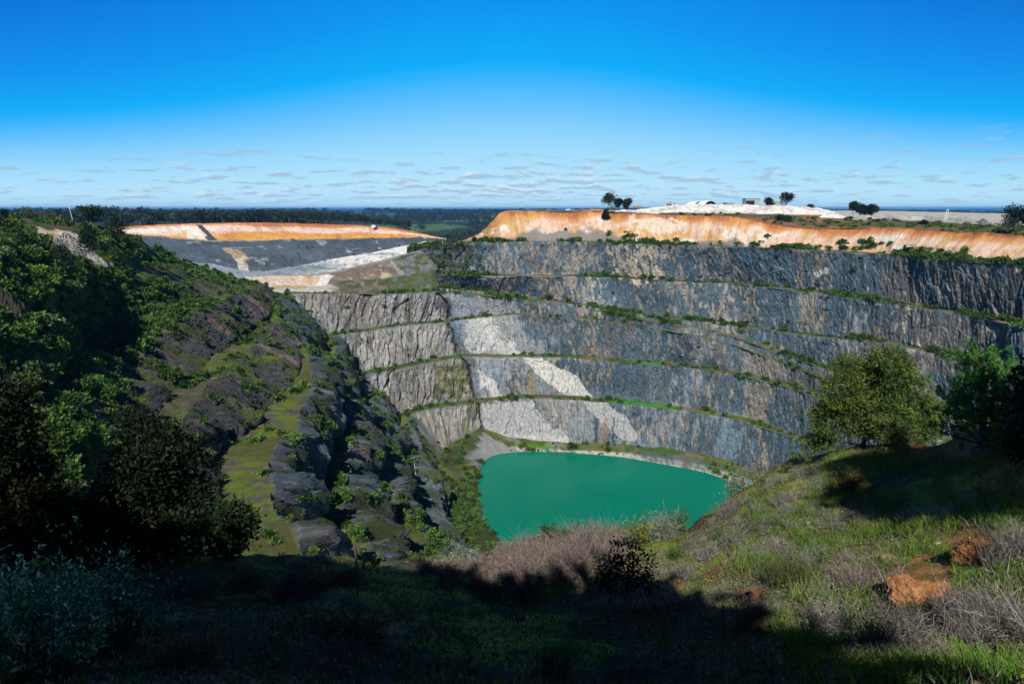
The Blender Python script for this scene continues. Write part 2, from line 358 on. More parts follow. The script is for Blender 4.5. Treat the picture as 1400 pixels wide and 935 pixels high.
def uw_(u, h): return u + .5 * h * (fbm(u / 40, h / 40, 0, 2, 5) - .4)
def cracks(c, u, h, m, seed):
    """long leaning joints that read as thin dark lines"""
    for k, (sl, sc) in enumerate(((.7, 11.0), (-.9, 15.0), (.15, 8.0))):
        w = (u + sl * h) / sc + (fbm(u / 6, h / 6, 0, 4, seed + k) - .5) * 1.4; d = abs(w - np.round(w)); on = fbm(u / 14, h / 9, k * 3.0, 2, seed + 7 + k)
        c = mixc(c, 'dark', m * sst(d, .045, .012) * sst(on, .50, .60) * .8)
    return c
def pit_lower():
    rows = [T62, K62, T84, K84, T106, K106, T131, K131, outward(K157, 3), K157, SH, UW]
    rows[8][:, 2] += 1.5
    segs = [28, 36, 10, 38, 5, 36, 5, 34, 3, 5, 3]
    P, T = loft(rows, segs, 1.15); s, h = strata(P, 0)
    fr = T - np.floor(T); seg = np.floor(T).astype(int)
    wall = np.isin(seg, [1, 3, 5, 7]); wl = (wall.astype(float) * np.minimum(1, np.minimum(fr, 1 - fr) * 7 + 0.35))[:, None] + np.zeros_like(s)
    px0, py0 = proj(P)
    west = (np.arange(P.shape[1]) < np.argmax(px0[T == 7][0] > 561) if False else None)
    # station index of each column: find where K62 passes the wing corner and the fault
    colx = px0[np.argmin(abs(T - 1.0))]; d62 = P[np.argmin(abs(T - 1.0))][:, :2]
    ic = np.argmin(np.linalg.norm(d62 - K62[8][:2], axis=1)); iF = np.argmin(np.linalg.norm(d62 - K62[11][:2], axis=1))
    ci = np.arange(P.shape[1])
    fw = sst(ci, iF - 4, iF + 4)[None, :] + np.zeros_like(s)             # 1 on the far wall
    ww = 1 - (sst(ci, ic - 6, ic + 14)[None, :] + np.zeros_like(s))      # 1 on the west wall
    wing = 1 - fw - ww
    amp = wl * (0.9 * fw + 1.9 * wing + 2.9 * ww)
    skew = 0.15 * fw - 0.35 * wing + 0.9 * ww
    P2, v, e, v2 = rock_disp(P, s, h, amp, 11, skew, 4.6 + 2.2 * ww, 7.5 + 9 * ww + 5 * wing)
    bulge = np.sin(np.pi * np.clip(fr * 1.15, 0, 1))[:, None] * wall[:, None] * ww * 4.2 * sst(fbm(s / 30, h * 0, 0, 3, 77), .35, .6); nb_ = normals(P); P2[..., :2] += nb_[..., :2] * bulge[..., None]
    rg = 1 - abs(2 * fbm(u_ := s + .9 * h, h / 60, 0, 2, 88) - 1) if False else 1 - abs(2 * vn((s + .9 * h) / 34, h / 70, 0, 88) - 1)
    rg2 = 1 - abs(2 * vn((s + 1.1 * h) / 12, h / 40, 3, 89) - 1); P2[..., :2] += nb_[..., :2] * ((rg * 7.0 + rg2 * 2.5 - 4.0) * ww * wl)[..., None]
    # benches and crests wander a little
    bw = (~wall)[:, None] * np.ones_like(s)
    P2[..., 2] += bw * (fbm(s / 7, T[:, None] * 3 + 0 * s, 0, 5, 3) - .5) * 3.0 * (seg < 9)[:, None] * (1 - .6 * ww)
    n = normals(P); P2[..., :2] += (n[..., :2]) * ((fbm(s / 14, h / 60, 0, 5, 71) - .5) * (5.0 + 5.0 * wing) * (seg < 10)[:, None])[..., None]
    # the fault: a deep vertical cleft where wing and far wall meet
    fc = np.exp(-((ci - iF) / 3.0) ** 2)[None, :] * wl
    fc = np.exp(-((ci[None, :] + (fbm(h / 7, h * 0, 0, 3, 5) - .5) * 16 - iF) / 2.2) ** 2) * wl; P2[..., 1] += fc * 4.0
    px, py = proj(P2)
    u = s + skew * h
    c = np.zeros(P.shape) + LB['grey']
    uw = u + (fbm(u / 7, h / 6, 0, 3, 19) - .5) * 5; st1 = fbm(uw / 3.4, h / 17, 0, 5, 21); st2 = fbm(uw / 1.6, h / 5, 0, 5, 31); big = fbm(u / 45, h / 45, 0, 4, 41)
    c *= (0.45 + 1.1 * fbm(uw_(u, h) / 16, h / 13, 0, 5, 47))[..., None]
    c = mixc(c, 'brown', sst(st1 + (big - .5) * .7, .62, .72) * 0.4 * (.5 + .5 * fw))
    c = mixc(c, 'pale', sst(st2 + (fbm(u / 35, h / 35, 0, 3, 61) - .5) * .8, .60, .80) * 0.45)
    c = mixc(c, 'tan', sst(st2 + (fbm(u / 25, h / 50, 0, 3, 67) - .5) * .9, .70, .80) * 0.6 * fw)
    c = cracks(c, u, h, wl, 700)
    # wing: weathered pale stone
    pw = sst(fbm(u / 30, h / 25, 0, 4, 81) + 0.17 * sst(px, 430, 560) , .33, .52)
    c = mixc(c, (.255, .245, .215), wing * wl * pw * 0.88)
    c = mixc(c, 'dark', wing * wl * sst(st1 + .10 * sst(px, 560, 440), .54, .64) * .75); c = mixc(c, (.13, .11, .085), wing * wl * sst(fbm(uw / 9, h / 11, 0, 4, 87), .48, .60) * .7); c = mixc(c, 'brown', wing * wl * sst(st2, .66, .74) * .35)
    c = mixc(c, 'pale', wing * wl * sst(st2, .58, .44) * .35)
    c = mixc(c, (.15, .155, .165), ww * wl * sst(fbm(u / 2.2, h / 25, 0, 4, 90), .50, .60) * .7)
    c = mixc(c, 'dark', ww * wl * sst(fbm(u / 5, h / 30, 0, 4, 91), .44, .60) * .7)
    c = mixc(c, (.17, .12, .10), ww * wl * sst(fbm(u / 12, h / 30, 0, 4, 95), .58, .70) * .6)
    # fault zone and pale dykes on the far wall
    def pol(name, k, poly, w=5):
        nonlocal c
        c = mixc(c, name, soft_poly(px, py, poly, w) * k * fw)
    pol('pale', .38, [(640,408),(700,412),(735,480),(800,545),(850,600),(790,608),(735,560),(690,500),(650,450)], 14)
    pol('pale', .55, [(603,402),(690,408),(692,430),(672,440),(700,470),(716,489),(690,497),(700,520),(655,515),(640,470),(622,430)], 9)
    pol((.20, .235, .27), .55, [(612,410),(660,420),(680,470),(690,500),(700,545),(655,545),(640,480)], 8)
    pol('white', .6, [(650,425),(668,432),(690,465),(716,489),(700,494),(668,478),(650,480),(655,455)], 6)
    pol('white', .45, [(640,440),(655,432),(655,455),(645,480),(634,478)], 5)
    pol('white', .92, [(714,490),(742,491),(790,515),(812,546),(780,546),(735,512)], 1.6)
    pol('pale', .95, [(797,549),(828,549),(860,575),(875,600),(850,602),(812,568)], 2)
    pol('pale', .95, [(655,551),(722,547),(745,575),(776,596),(780,618),(690,612),(668,592),(655,570)], 5)
    pol('white', .7, [(652,508),(664,512),(697,546),(680,549),(658,530)], 4)
    pol('white', .35, [(672,592),(780,600),(780,612),(680,606)], 4)
    pol('tan', .55, [(1010,478),(1070,492),(1075,515),(1050,522),(1015,508)], 9)
    pol('tan', .6, [(1018,520),(1062,525),(1045,575),(1020,577)], 9)
    pol((.24, .19, .04), .6, [(720,512),(728,506),(731,540),(721,542)], 2)
    pol((.24, .14, .06), .55, [(825,575),(831,572),(833,605),(824,607)], 2)
    for x0, x1 in ((813, 817), (837, 840)): pol('dark', .8, [(x0,568),(x1,572),(x1,610),(x0,610)], 2)
    pol((.16, .24, .30), .5, [(985,578),(1022,585),(1000,640),(975,640)], 6)
    pol('pale', .5, [(880,610),(935,618),(1000,640),(980,650),(930,634),(870,621)], 4)
    c = mixc(c, 'dark', np.clip(fc * 1.3, 0, 1) * .85)  # shade of the cleft painted dark into the rock colour
    # green seep on the wing
    gm = soft_poly(px, py, [(592,505),(632,485),(643,510),(645,535),(625,549),(598,545)], 7) * (1 - fw)
    c = mixc(c, (.10, .12, .02), gm * .75 * sst(fbm(px / 5, py / 4, 0, 3, 5), .35, .55)); c = mixc(c, (.05, .04, .015), gm * .7 * sst(fbm(px / 6, py / 5, 5, 3, 5), .52, .62))
    gm = soft_poly(px, py, [(632,560),(656,556),(660,600),(640,600)], 7) * (1 - fw)
    c = mixc(c, (.11, .13, .02), gm * .6 * sst(fbm(px / 3, py / 9, 0, 3, 5), .45, .6))
    # benches: grass, moss and dirt
    bm = np.isin(seg, [0, 2, 4, 6, 8, 9])[:, None] * np.ones_like(s)
    gn = fbm(P2[..., 0] / 9, P2[..., 1] / 9, 0, 4, 101)
    c = mixc(c, 'dirt', bm * .8); c = mixc(c, (.14, .19, .018), bm * ww * .9 * sst(fbm(P2[..., 0] / 2.5, P2[..., 1] / 2.5, 0, 5, 108), .36, .52)); c = mixc(c, 'green', bm * (1 - ww) * sst(gn, .38, .50)); c = mixc(c, 'olive', bm * sst(fbm(P2[..., 0] / 14, P2[..., 1] / 14, 4, 4, 103), .45, .6) * .8)
    # grassy spill below crests on the west side, seeded crags
    spill = ww * wl * sst(fbm(u / 6, h / 9, 0, 4, 111) + 0.10 * (1 - fr)[:, None], .55, .66); c = mixc(c, (.055, .075, .02), spill * .85)
    for q in ([(868,489),(906,493),(906,501),(866,498)], [(832,547),(905,552),(928,558),(900,562),(828,556)], [(700,607),(760,611),(760,616),(700,612)]): c = mixc(c, (.045, .20, .012), soft_poly(px, py, q, 1.5) * .9 * bm)
    # shoreline: pale rim left by the water, and the talus heap at the fault
    rim = (seg >= 10)[:, None] | ((T > 9.55)[:, None] & (fw > .5))
    c = mixc(c, 'white', rim * 0.7 * fw * sst(fbm(P[..., 0] / 2, P[..., 1] / 2, 0, 4, 9), .25, .6)); c = mixc(c, 'pale', rim * .35 * (1 - fw) * sst(fbm(s / 3, 0, 0, 3, 9), .5, .6)); c = mixc(c, (.045,.065,.02), (seg >= 9)[:, None] * (1 - fw) * sst(fbm(P[..., 0] / 5, P[..., 1] / 5, 0, 4, 12), .40, .5) * .8)
    c = mixc(c, (.22, .225, .22), soft_poly(px, py, [(640,628),(662,590),(680,603),(712,618),(672,630),(650,640)], 2))
    c = mixc(c, 'grey', soft_poly(px, py, [(880,608),(990,640),(975,652),(930,640),(870,626)], 3) * .5 * (seg == 9)[:, None])
    det = np.clip(wl * 1.2, 0, 1) * (1 - spill * .6)
    sv = np.stack([u * (1 + 1.6 * ww), h * (1 + .4 * ww), s * 0], -1)
    me = grid_mesh('pit_walls', P2, ROCK, c, dict(sv=sv, det=det)); o = obj('pit_walls', me); tag(o, kind='structure')
    return P2, T, (ic, iF)

def pit_upper():
    OC = D([(556,337,565),(610,335,500),(655,320,470),(687,290,474),(740,289.5,474),(807,290,472),(850,291,468),(930,295,430),(1000,297,405),(1101,312,385),(1204,311.5,348),(1306,317,305),(1400,323,280),(1500,335,255),(1620,350,232)])
    B1 = Z([(556,338,-31.5),(610,335,-27),(650,332,-25),(690,331,-25),(740,331,-25),(807,331.5,-25),(850,333.5,-25),(930,335.5,-25),(1000,338,-25),(1101,342,-25),(1204,348,-25),(1306,357,-25),(1400,364,-25),(1500,376,-25),(1620,393,-25)])
    B2 = Z([(540,372,-54.5),(600,375,-50),(650,377.5,-50),(690,378,-50),(740,378,-50),(807,379,-50),(850,380.5,-50),(930,386,-50),(1000,388.5,-50),(1101,399,-50),(1204,413,-50),(1306,428,-50),(1400,448,-50),(1500,472,-50),(1620,500,-50)])
    B3 = Z([(535,393,-64),(597,394.5,-61),(650,398,-62),(692,403,-64),(727,407,-66),(807,420,-70),(854,427,-73),(930,437,-75),(1015,446,-75),(1101,459,-75),(1204,469,-75),(1306,491,-76),(1400,523,-77),(1500,562,-78),(1620,606,-79)]); B3[7:] = below(B2[7:], [(930,437),(1015,446),(1101,459),(1204,469),(1306,491),(1400,523),(1500,562),(1620,606)], .3, 5.0)
    B4 = outward(Z([(540,400,-62),(597,401,-63),(650,404,-64.5),(692,408.5,-66),(727,413,-67.5),(807,425,-71.5),(854,434,-75),(930,446,-78.6),(1015,465,-85),(1101,495,-91.5),(1204,533,-97),(1306,564,-98),(1400,595,-98),(1500,630,-98),(1620,670,-98)]), 6)

    k6 = outward(K62, 6.5); k6[:, 2] -= .8
    B4[7] = k6[15]; B4[8] = k6[16]; B4[9] = (k6[17] + k6[18]) / 2; B4[10] = k6[19]; B4[11] = k6[20]; B4[12] = k6[21]; B4[13] = (k6[21] + k6[22]) / 2; B4[14] = k6[22]
    B5 = outward(B4, -1.0); B5[:, 2] -= 7
    mid = OC * .5 + B1 * .5; mid[3:, 2] += -1.0
    rows = [OC, mid, outward(B1, 8), B1, outward(B2, 8), B2, outward(B3, 7), B3, B4, B5]
    segs = [14, 14, 4, 34, 3, 34, 3, 20, 3]
    P, T = loft(rows, segs, 1.15); s, h = strata(P, 0); fr = T - np.floor(T); seg = np.floor(T).astype(int)
    wall = np.isin(seg, [3, 5, 7]); wl = (wall * np.minimum(1, np.minimum(fr, 1 - fr) * 7 + .35))[:, None] + np.zeros_like(s)
    soil = (seg < 2)[:, None] * np.ones_like(s)
    amp = wl * .9 + soil * .3
    P2, v, e, v2 = rock_disp(P, s, h, amp, 211, 0.12, 4.6, 7.5)
    n = normals(P); P2[..., :2] += n[..., :2] * ((fbm(s / 16, h / 60, 0, 5, 271) - .5) * 5.0)[..., None]
    gl = (1 - abs(2 * fbm(s / 5, h / 60, 0, 3, 277) - 1)) * 2.4 - 1.4; P2[..., :2] -= n[..., :2] * (gl * soil * sst(T[:, None], .05, .5) * sst(T[:, None], 2.0, 1.6))[..., None]
    P2[..., 2] += (~wall)[:, None] * (seg > 1)[:, None] * (fbm(s / 7, T[:, None] * 3 + 0 * s, 0, 5, 3) - .5) * 2.6
    P2[..., 2] += (T < .3)[:, None] * (fbm(s / 12, 0 * s, 0, 4, 33) - .5) * 1.0 * sst(px0 := proj(P)[0], 690, 720)
    px, py = proj(P2); u = s + .12 * h
    c = np.zeros(P.shape) + LB['grey'] * (0.45 + 1.1 * fbm(uw_(u, h) / 16, h / 13, 0, 5, 247))[..., None]
    uw = u + (fbm(u / 7, h / 6, 0, 3, 219) - .5) * 5; st1 = fbm(uw / 3.4, h / 17, 0, 5, 221); st2 = fbm(uw / 1.6, h / 5, 0, 5, 231); big = fbm(u / 50, h / 40, 0, 4, 241)
    c = mixc(c, 'brown', sst(st1 + (big - .5) * .8 + .05 * sst(px, 950, 1300), .60, .71) * .45)
    c = mixc(c, 'pale', sst(st2 + (fbm(u / 30, h / 35, 0, 3, 261) - .5) * .8, .60, .78) * .6)
    c = mixc(c, 'tan', sst(st2 + (fbm(u / 22, h / 60, 0, 3, 267) - .5) * .9, .67, .80) * .65)
    c = cracks(c, u, h, wl, 720)
    st = soft_poly(px, py, [(838,333),(905,333),(900,384),(835,384)], 9) * sst(st2, .36, .52); c = mixc(c, (.50, .43, .33), st * .8)
    st = soft_poly(px, py, [(1112,372),(1133,365),(1133,372),(1115,380)], 2); c = mixc(c, 'white', st * .8)
    for x0, x1 in ((1176, 1180), (1241, 1246), (1355, 1361), (1376, 1383)): c = mixc(c, 'dark', soft_poly(px, py, [(x0, 350), (x1, 350), (x1 + 6, 400), (x1 + 3, 420), (x0 + 2, 400)], 2) * .7)
    # weathered cap: rust, orange, cream, grey rock showing at its foot
    yn = np.clip(T[:, None] / 2.0, 0, 1) + np.zeros_like(s); yj = yn + (fbm(s / 10, 0 * s, 0, 4, 301) - .5) * .35
    o = np.zeros(P.shape) + LB['peach']
    o = mixc(o, 'orange', sst(yj, .34, .12)); o = mixc(o, 'rust', sst(yj, .16, .04) * .75)
    o = mixc(o, 'orange', sst(fbm(s / 14, h / 5, 0, 5, 305), .52, .66) * .45)
    o = mixc(o, (.66, .60, .52), sst(fbm(s / 9, h / 8, 3, 4, 307), .52, .66) * .75 * sst(yj, .2, .35))
    o = mixc(o, 'ochre', sst(fbm(s / 7, h / 9, 6, 4, 309) + .12 * yj, .58, .70) * .6)
    o = mixc(o, 'rust', sst(st2, .62, .74) * .3)
    o = mixc(o, 'ochre', soft_poly(px, py, [(862,300),(900,310),(925,318),(925,330),(860,330)], 7) * .7 * sst(st2, .4, .6))
    o = mixc(o, (.70, .62, .52), soft_poly(px, py, [(860,296),(940,300),(935,318),(880,316)], 7) * .6)
    o = o * (0.72 + .56 * fbm(s / 1.6, h / 7, 0, 5, 399))[..., None]
    gr = sst(yj + .30 * (sst(px, 690, 720) * sst(px, 870, 830)) + .18 * (sst(px, 960, 980) * sst(px, 1020, 1000)) + .45 * (fbm(s / 6, h / 3, 0, 5, 313) - .5), .84, 1.0) * sst(px, 1080, 1000)
    o = mixc(o, (.15, .15, .15), gr * .85)
    o = mixc(o, (.20, .12, .04), sst(px, 700, 670) * sst(fbm(px / 8, py / 5, 0, 3, 3), .4, .6) * .7)
    c = c * (1 - soil[..., None]) + o * soil[..., None]
    # far left end: rubble and scrub instead of clean walls
    rb = sst(px + (fbm(px / 14, py / 12, 0, 3, 317) - .5) * 90, 665, 600)
    c = mixc(c, (.14, .135, .125), rb * wl * .8 * sst(fbm(px / 6, py / 5, 0, 3, 319), .4, .6)); c = mixc(c, (.05, .07, .02), rb * sst(fbm(px / 16, py / 7, 0, 4, 321), .50, .58) * .8)
    bm = np.isin(seg, [2, 4, 6])[:, None] * np.ones_like(s)
    c = mixc(c, 'dirt', bm * .8); gn = fbm(P2[..., 0] / 9, P2[..., 1] / 9, 0, 4, 101); c = mixc(c, 'green', bm * sst(gn, .36, .50)); c = mixc(c, 'olive', bm * sst(fbm(P2[..., 0] / 14, P2[..., 1] / 14, 4, 4, 103), .5, .6) * .6)
    det = np.clip(wl * 1.2, 0, 1) + soil * .1
    me = grid_mesh('upper_pit_walls', P2, ROCK, c, dict(sv=np.stack([u, h, s * 0], -1), det=det)); ob = obj('upper_pit_walls', me); tag(ob, kind='structure')
    return P2, T, B3
LOW, TL, (IC, IF) = pit_lower()
UPP, TU, B3R = pit_upper()

def water():
    n = 48; th = np.linspace(0, 2 * np.pi, n, endpoint=False)
    cx, cyy = Pz(800, 700, -160)[:2]
    me = mesh_np('pit_lake', np.array([[cx - 260, cyy - 190, -160], [cx + 330, cyy - 190, -160], [cx + 330, cyy + 160, -160], [cx - 260, cyy + 160, -160]]), [0, 1, 2, 3], [0])
    m, nt, b = nmat('lake_water'); L = nt.links
    g = nt.nodes.new('ShaderNodeNewGeometry').outputs['Position']
    a = nnoise(nt, g, 0.012, 3, 0.5); f = nnoise(nt, g, 0.5, 4, 0.6, (1, 2.2, 1))
    c = nt.nodes.new('ShaderNodeRGB'); c.outputs[0].default_value = (0.0, 0.155, 0.098, 1)
    L.new(nscale(nt, c.outputs[0], nrange(nt, a, 0.3, 0.7, 0.9, 1.12)), b.inputs['Base Color'])
    b.inputs['Roughness'].default_value = 0.22; b.inputs['Specular IOR Level'].default_value = 0.12
    bp = nt.nodes.new('ShaderNodeBump'); bp.inputs['Strength'].default_value = 0.25; bp.inputs['Distance'].default_value = 0.15; L.new(f, bp.inputs['Height']); L.new(bp.outputs[0], b.inputs['Normal'])
    me.materials.append(m); o = obj('pit_lake', me); tag(o, kind='structure')
water()
# ------------------------------------------------------------------ left hillside above the west wall
def hillside():
    # stations near -> far, matching K62
    TOP2 = D([(-900,330,40),(-700,318,62),(-420,303,90),(-260,300,110),(-140,298,140),(-20,298,190),(70,303,245),(140,336,330),(215,385,420)])
    TOP = D([(-420,500,66),(-260,440,84),(-130,385,106),(-50,345,128),(10,330,160),(70,323,198),(152,312,250),(236,352,315),(312,376,388)])
    M24 = D([(-300,600,58),(-180,540,74),(-60,480,94),(0,440,115),(60,405,144),(112,380,182),(190,368,236),(262,368,306),(326,381,388)])
    B38 = D([(-120,700,56),(-40,660,68),(50,610,84),(100,560,106),(134,505,134),(172,480,166),(282,421,224),(338,396,300),(358,391,392)])
    T38 = outward(B38, [3,3,3,4,7,14,10,7,3])
    B52 = D([(60,790,66),(130,745,79),(190,690,92),(220,630,112),(258,560,140),(300,513,172),(361,455,240),(384,428,300),(374,399,392)])
    T52 = outward(B52, [3,4,5,6,7,8,7,4,2])
    F62 = T62[:9].copy(); F62[:, 2] -= .5; F62[:, 0] += 1.5
    rows = [TOP2, TOP, M24, T38, B38, T52, B52, F62]
    P, T = loft(rows, [16, 22, 26, 7, 40, 7, 40], 1.5); s, h = strata(P, 0); seg = np.floor(T).astype(int); fr = T - np.floor(T)
    steep = np.isin(seg, [4, 6])[:, None] * np.minimum(1, np.minimum(fr, 1 - fr) * 6 + .3)[:, None] + np.zeros_like(s)
    n = normals(P); u = s + .8 * h
    P2, v, e, v2 = rock_disp(P, s, h, steep * 1.5 + .25, 411, .8, 5.0, 10.0)
    P2 = P2 + n * ((fbm(P[..., 0] / 16, P[..., 1] / 16, P[..., 2] / 16, 5, 405) - .5) * 9.0 * (seg[:, None] > 0))[..., None]
    rg = 1 - abs(2 * vn(u / 15, h / 50, 0, 488) - 1); P2[..., :2] += n[..., :2] * ((rg * 4.5 - 2) * steep)[..., None]
    P2[..., 2] += (fbm(P[..., 0] / 4, P[..., 1] / 4, 0, 4, 407) - .5) * 1.2
    px, py = proj(P2)
    c = np.zeros(P.shape) + np.array((.045, .058, .022))
    g = fbm(P[..., 0] / 13, P[..., 1] / 13, P[..., 2] / 13, 4, 421)
    c = mixc(c, (.075, .12, .012), sst(g, .50, .60) * .9); c = mixc(c, (.09, .08, .055), sst(fbm(P[..., 0] / 11, P[..., 1] / 11, 3, 4, 423), .56, .66) * .8)
    rk = steep * sst(fbm(u / 9, h / 9, 0, 4, 425) + .10, .46, .58); c = mixc(c, (.050, .054, .058), rk * .95); c = mixc(c, (.15, .105, .09), rk * sst(fbm(u / 7, h / 16, 0, 4, 427), .58, .68) * .8)
    bench = np.isin(seg, [3, 5])[:, None] * np.ones_like(s)
    c = mixc(c, (.075, .105, .02), bench * sst(fbm(P[..., 0] / 5, P[..., 1] / 5, 0, 4, 429), .46, .58)); c = mixc(c, (.11, .10, .065), bench * sst(fbm(P[..., 0] / 4, P[..., 1] / 4, 6, 4, 430), .52, .62) * .8)
    c = mixc(c, (.085, .080, .052), (seg == 0)[:, None] * .85 * sst(fbm(P[..., 0] / 18, P[..., 1] / 18, 0, 3, 431), .3, .45))
    # small white clay cliff below the plateau edge
    cl = soft_poly(px, py, [(44,312),(66,313),(92,315),(104,318),(118,336),(152,364),(140,366),(118,352),(100,348),(88,338),(70,336),(58,330)], 3)
    c = mixc(c, (.50, .46, .40), cl * .95); c = mixc(c, (.55, .36, .15), cl * sst(py, 322, 315) * sst(vn(px / 3, py / 8, 0, 3), .3, .5) * .9)
    c = mixc(c, (.05, .045, .03), soft_poly(px, py, [(100,316),(150,318),(170,330),(150,336),(122,334)], 3) * .6)  # dark patch painted in as the shaded upper part of the cliff
    me = grid_mesh('hillside', P2, ROCK, c, dict(sv=np.stack([u, h, s * 0], -1), det=np.clip(rk + cl * .4, 0, 1))); o = obj('hillside', me); tag(o, kind='structure')
    return P2, T
HIL, TH_ = hillside()

# ------------------------------------------------------------------ the second pit, far left
def left_pit():
    X = [60, 120, 175, 230, 290, 345, 400, 450, 500, 545, 580, 610]
    top = D(list(zip(X, [314,312,310,306.5,305,304.5,305,306.5,309,313,320,326], [840,835,830,820,815,815,815,815,810,790,770,750])))
    mid = D(list(zip(X, [322,322,322,325,328.5,329,328.5,327.5,326,325,324.5,327.5], [790,785,780,770,762,760,760,760,765,765,760,745])))
    md2 = D(list(zip(X, [342,342,344,342,339,338,343,343,338,332,328,329.5], [730,725,715,710,706,704,690,690,705,735,745,735])))
    toe = D(list(zip(X, [356,356,357,358,362,372,366,356,347,338,331,332], [650,650,650,648,640,608,640,668,690,715,730,722])))
    fl = D(list(zip(X, [372,372,374,376,378,384,380,373,364,351,338,336], [590,590,590,590,590,560,575,600,630,670,705,705])))
    rd = D(list(zip(X, [380,380,381,382,384,390,385,379,370,356,341,338], [560,560,560,560,560,530,545,575,605,655,695,695])))
    lip = D(list(zip(X, [381,381,382,383,385,376,378.5,373,361,347,336,334], [550,550,550,550,548,520,518,530,545,560,560,560])))
    T, = [None],
    rows = [top, mid, outward_y(mid, -7), md2, outward_y(md2, -6), toe, fl, rd]
    P, T = loft(rows, [16, 2, 12, 2, 14, 8, 4], 1.1); s, h = strata(P, 0); seg = np.floor(T).astype(int)
    n = normals(P); st = np.isin(seg, [0, 2, 4])[:, None] * 1.0
    P2, v, e, v2 = rock_disp(P, s, h, st * np.where(T[:, None] < 1, .5, 1.6) + np.zeros_like(s), 511, .3, 9.0, 12.0)
    px, py = proj(P2)
    c = np.zeros(P.shape) + np.array((.060, .080, .100)) * (0.6 + .8 * fbm(s / 8, h / 5, 0, 4, 513))[..., None]
    c = mixc(c, 'white', (st * sst(fbm(s / 4, h / 3, 0, 3, 515), .70, .78)) * .35)
    yj = np.clip(T[:, None], 0, 1.6) + (fbm(s / 25, h / 9, 0, 4, 517) - .5) * .7
    o = np.zeros(P.shape) + LB['orange'] * .9
    o = mixc(o, (.62, .47, .40), sst(yj, .18, .34) * sst(yj, .75, .55) * .85); o = mixc(o, (.62, .57, .53), sst(yj, .2, .4) * sst(yj, .8, .55) * sst(px, 320, 260) * .8)
    o = mixc(o, 'rust', sst(yj, .22, .05) * sst(px, 300, 360) * .6); o = mixc(o, 'ochre', sst(yj, .55, .8) * .7)
    o = mixc(o, 'rust', sst(fbm(s / 6, h / 20, 0, 4, 519), .55, .66) * .35)
    om = sst(T[:, None] + (fbm(s / 30, h / 12, 0, 4, 521) - .5) * .9 - .8 * sst(px, 420, 300) * sst(px, 150, 180) * .55, 1.25, .95); om = np.maximum(om, 0)
    c = c * (1 - om[..., None]) + o * om[..., None]
    c = mixc(c, (.42, .30, .15), soft_poly(px, py, [(300,340),(330,342),(342,365),(330,372),(318,352)], 4) * .7); c = mixc(c, 'white', soft_poly(px, py, [(318,350),(332,352),(342,372),(326,372)], 4) * .6)
    c = mixc(c, (.045, .055, .06), soft_poly(px, py, [(267,307),(275,307),(298,329),(290,329)], .4) * (T[:, None] < 1.2)); c = mixc(c, (.045, .055, .06), soft_poly(px, py, [(279,323),(286,323),(292,329),(282,329)], .4) * (T[:, None] < 1.2))
    c = mixc(c, (.66, .66, .60), soft_poly(px, py, [(255,311),(266,311),(284,328),(255,325)], 1.5) * .7 * (T[:, None] < 1.2))
    for k in (1.5, 3.5): c = mixc(c, (.30, .29, .27), (abs(T[:, None] - k) < .5) * .5)
    fm = (seg >= 5)[:, None] * np.ones_like(s)
    c = mixc(c, (.23, .27, .30), fm * 1.0); c = mixc(c, (.62, .61, .57), fm * sst(px + (fbm(px / 20, py / 2, 0, 3, 523) - .5) * 150, 400, 480) * .95)
    c = mixc(c, (.13, .15, .17), fm * sst(fbm(px / 18, py / 2.5, 3, 4, 525), .58, .66) * .8); c = mixc(c, (.17, .19, .20), (seg == 6)[:, None] * .9)
    det = st * .5 + np.zeros_like(s)
    me = grid_mesh('far_pit', P2, ROCK, c, dict(sv=np.stack([s * .5, h, s * 0], -1), det=det)); tag(obj('far_pit', me), kind='structure')
    # spoil slope and pale cliff between the far pit and this one
    X = [250, 300, 340, 372, 400, 440, 462, 490, 520, 550, 590, 640]
    A = D(list(zip(X, [385,384,379,376,376,375,370,363,356,348,339,336], [600,590,560,550,545,545,540,530,500,478,472,525])))
    B = D(list(zip(X, [386,385,379,377.5,377,376,374,366,359,350,341,337], [540,535,515,515,515,512,508,500,488,470,465,515])))
    Cc = D(list(zip(X, [392,392,391,391,391,390,384,382,380,376,368,360], [470,470,485,485,486,480,474,468,462,455,452,475])))
    Dd = D(list(zip(X, [404,404,400,399,398,397,397,397,396,396,395,395], [440,440,446,446,444,440,439,438,437,437,441,462])))
    E = Dd.copy(); E[:, 1] -= 8; E[:, 2] -= 2.0
    P, T = loft([A, B, Cc, Dd, E], [4, 22, 10, 2], 1.1); s, h = strata(P, 0); seg = np.floor(T).astype(int)
    P2 = P + normals(P) * ((fbm(s / 7, h / 4, 0, 5, 531) - .5) * 3.5 * (seg > 0)[:, None] * (seg < 2)[:, None] + (fbm(s / 2, h / 2, 3, 2, 532) - .5) * .8)[..., None]
    px, py = proj(P2)
    c = np.zeros(P.shape) + np.array((.15, .115, .095)) * (.6 + .8 * fbm(s / 4, h / 2, 0, 4, 533))[..., None]
    sp = _h(np.floor(s / 1.2), np.floor(h / .8), s * 0, 9) > .93; c = mixc(c, (.38, .30, .25), sp * .7)
    c = mixc(c, (.52, .44, .33), soft_poly(px, py, [(330,377),(430,376),(442,374),(454,376),(442,392),(330,392)], 2) * .9); c = mixc(c, (.42, .24, .10), soft_poly(px, py, [(416,374),(432,373),(424,388),(414,384)], 2) * .6)
    c = mixc(c, (.60, .58, .53), soft_poly(px, py, [(430,391),(440,376),(456,377),(446,391)], 1) * .8)
    c = mixc(c, (.40, .33, .22), soft_poly(px, py, [(522,372),(536,376),(535,384),(520,380)], 2) * .8)
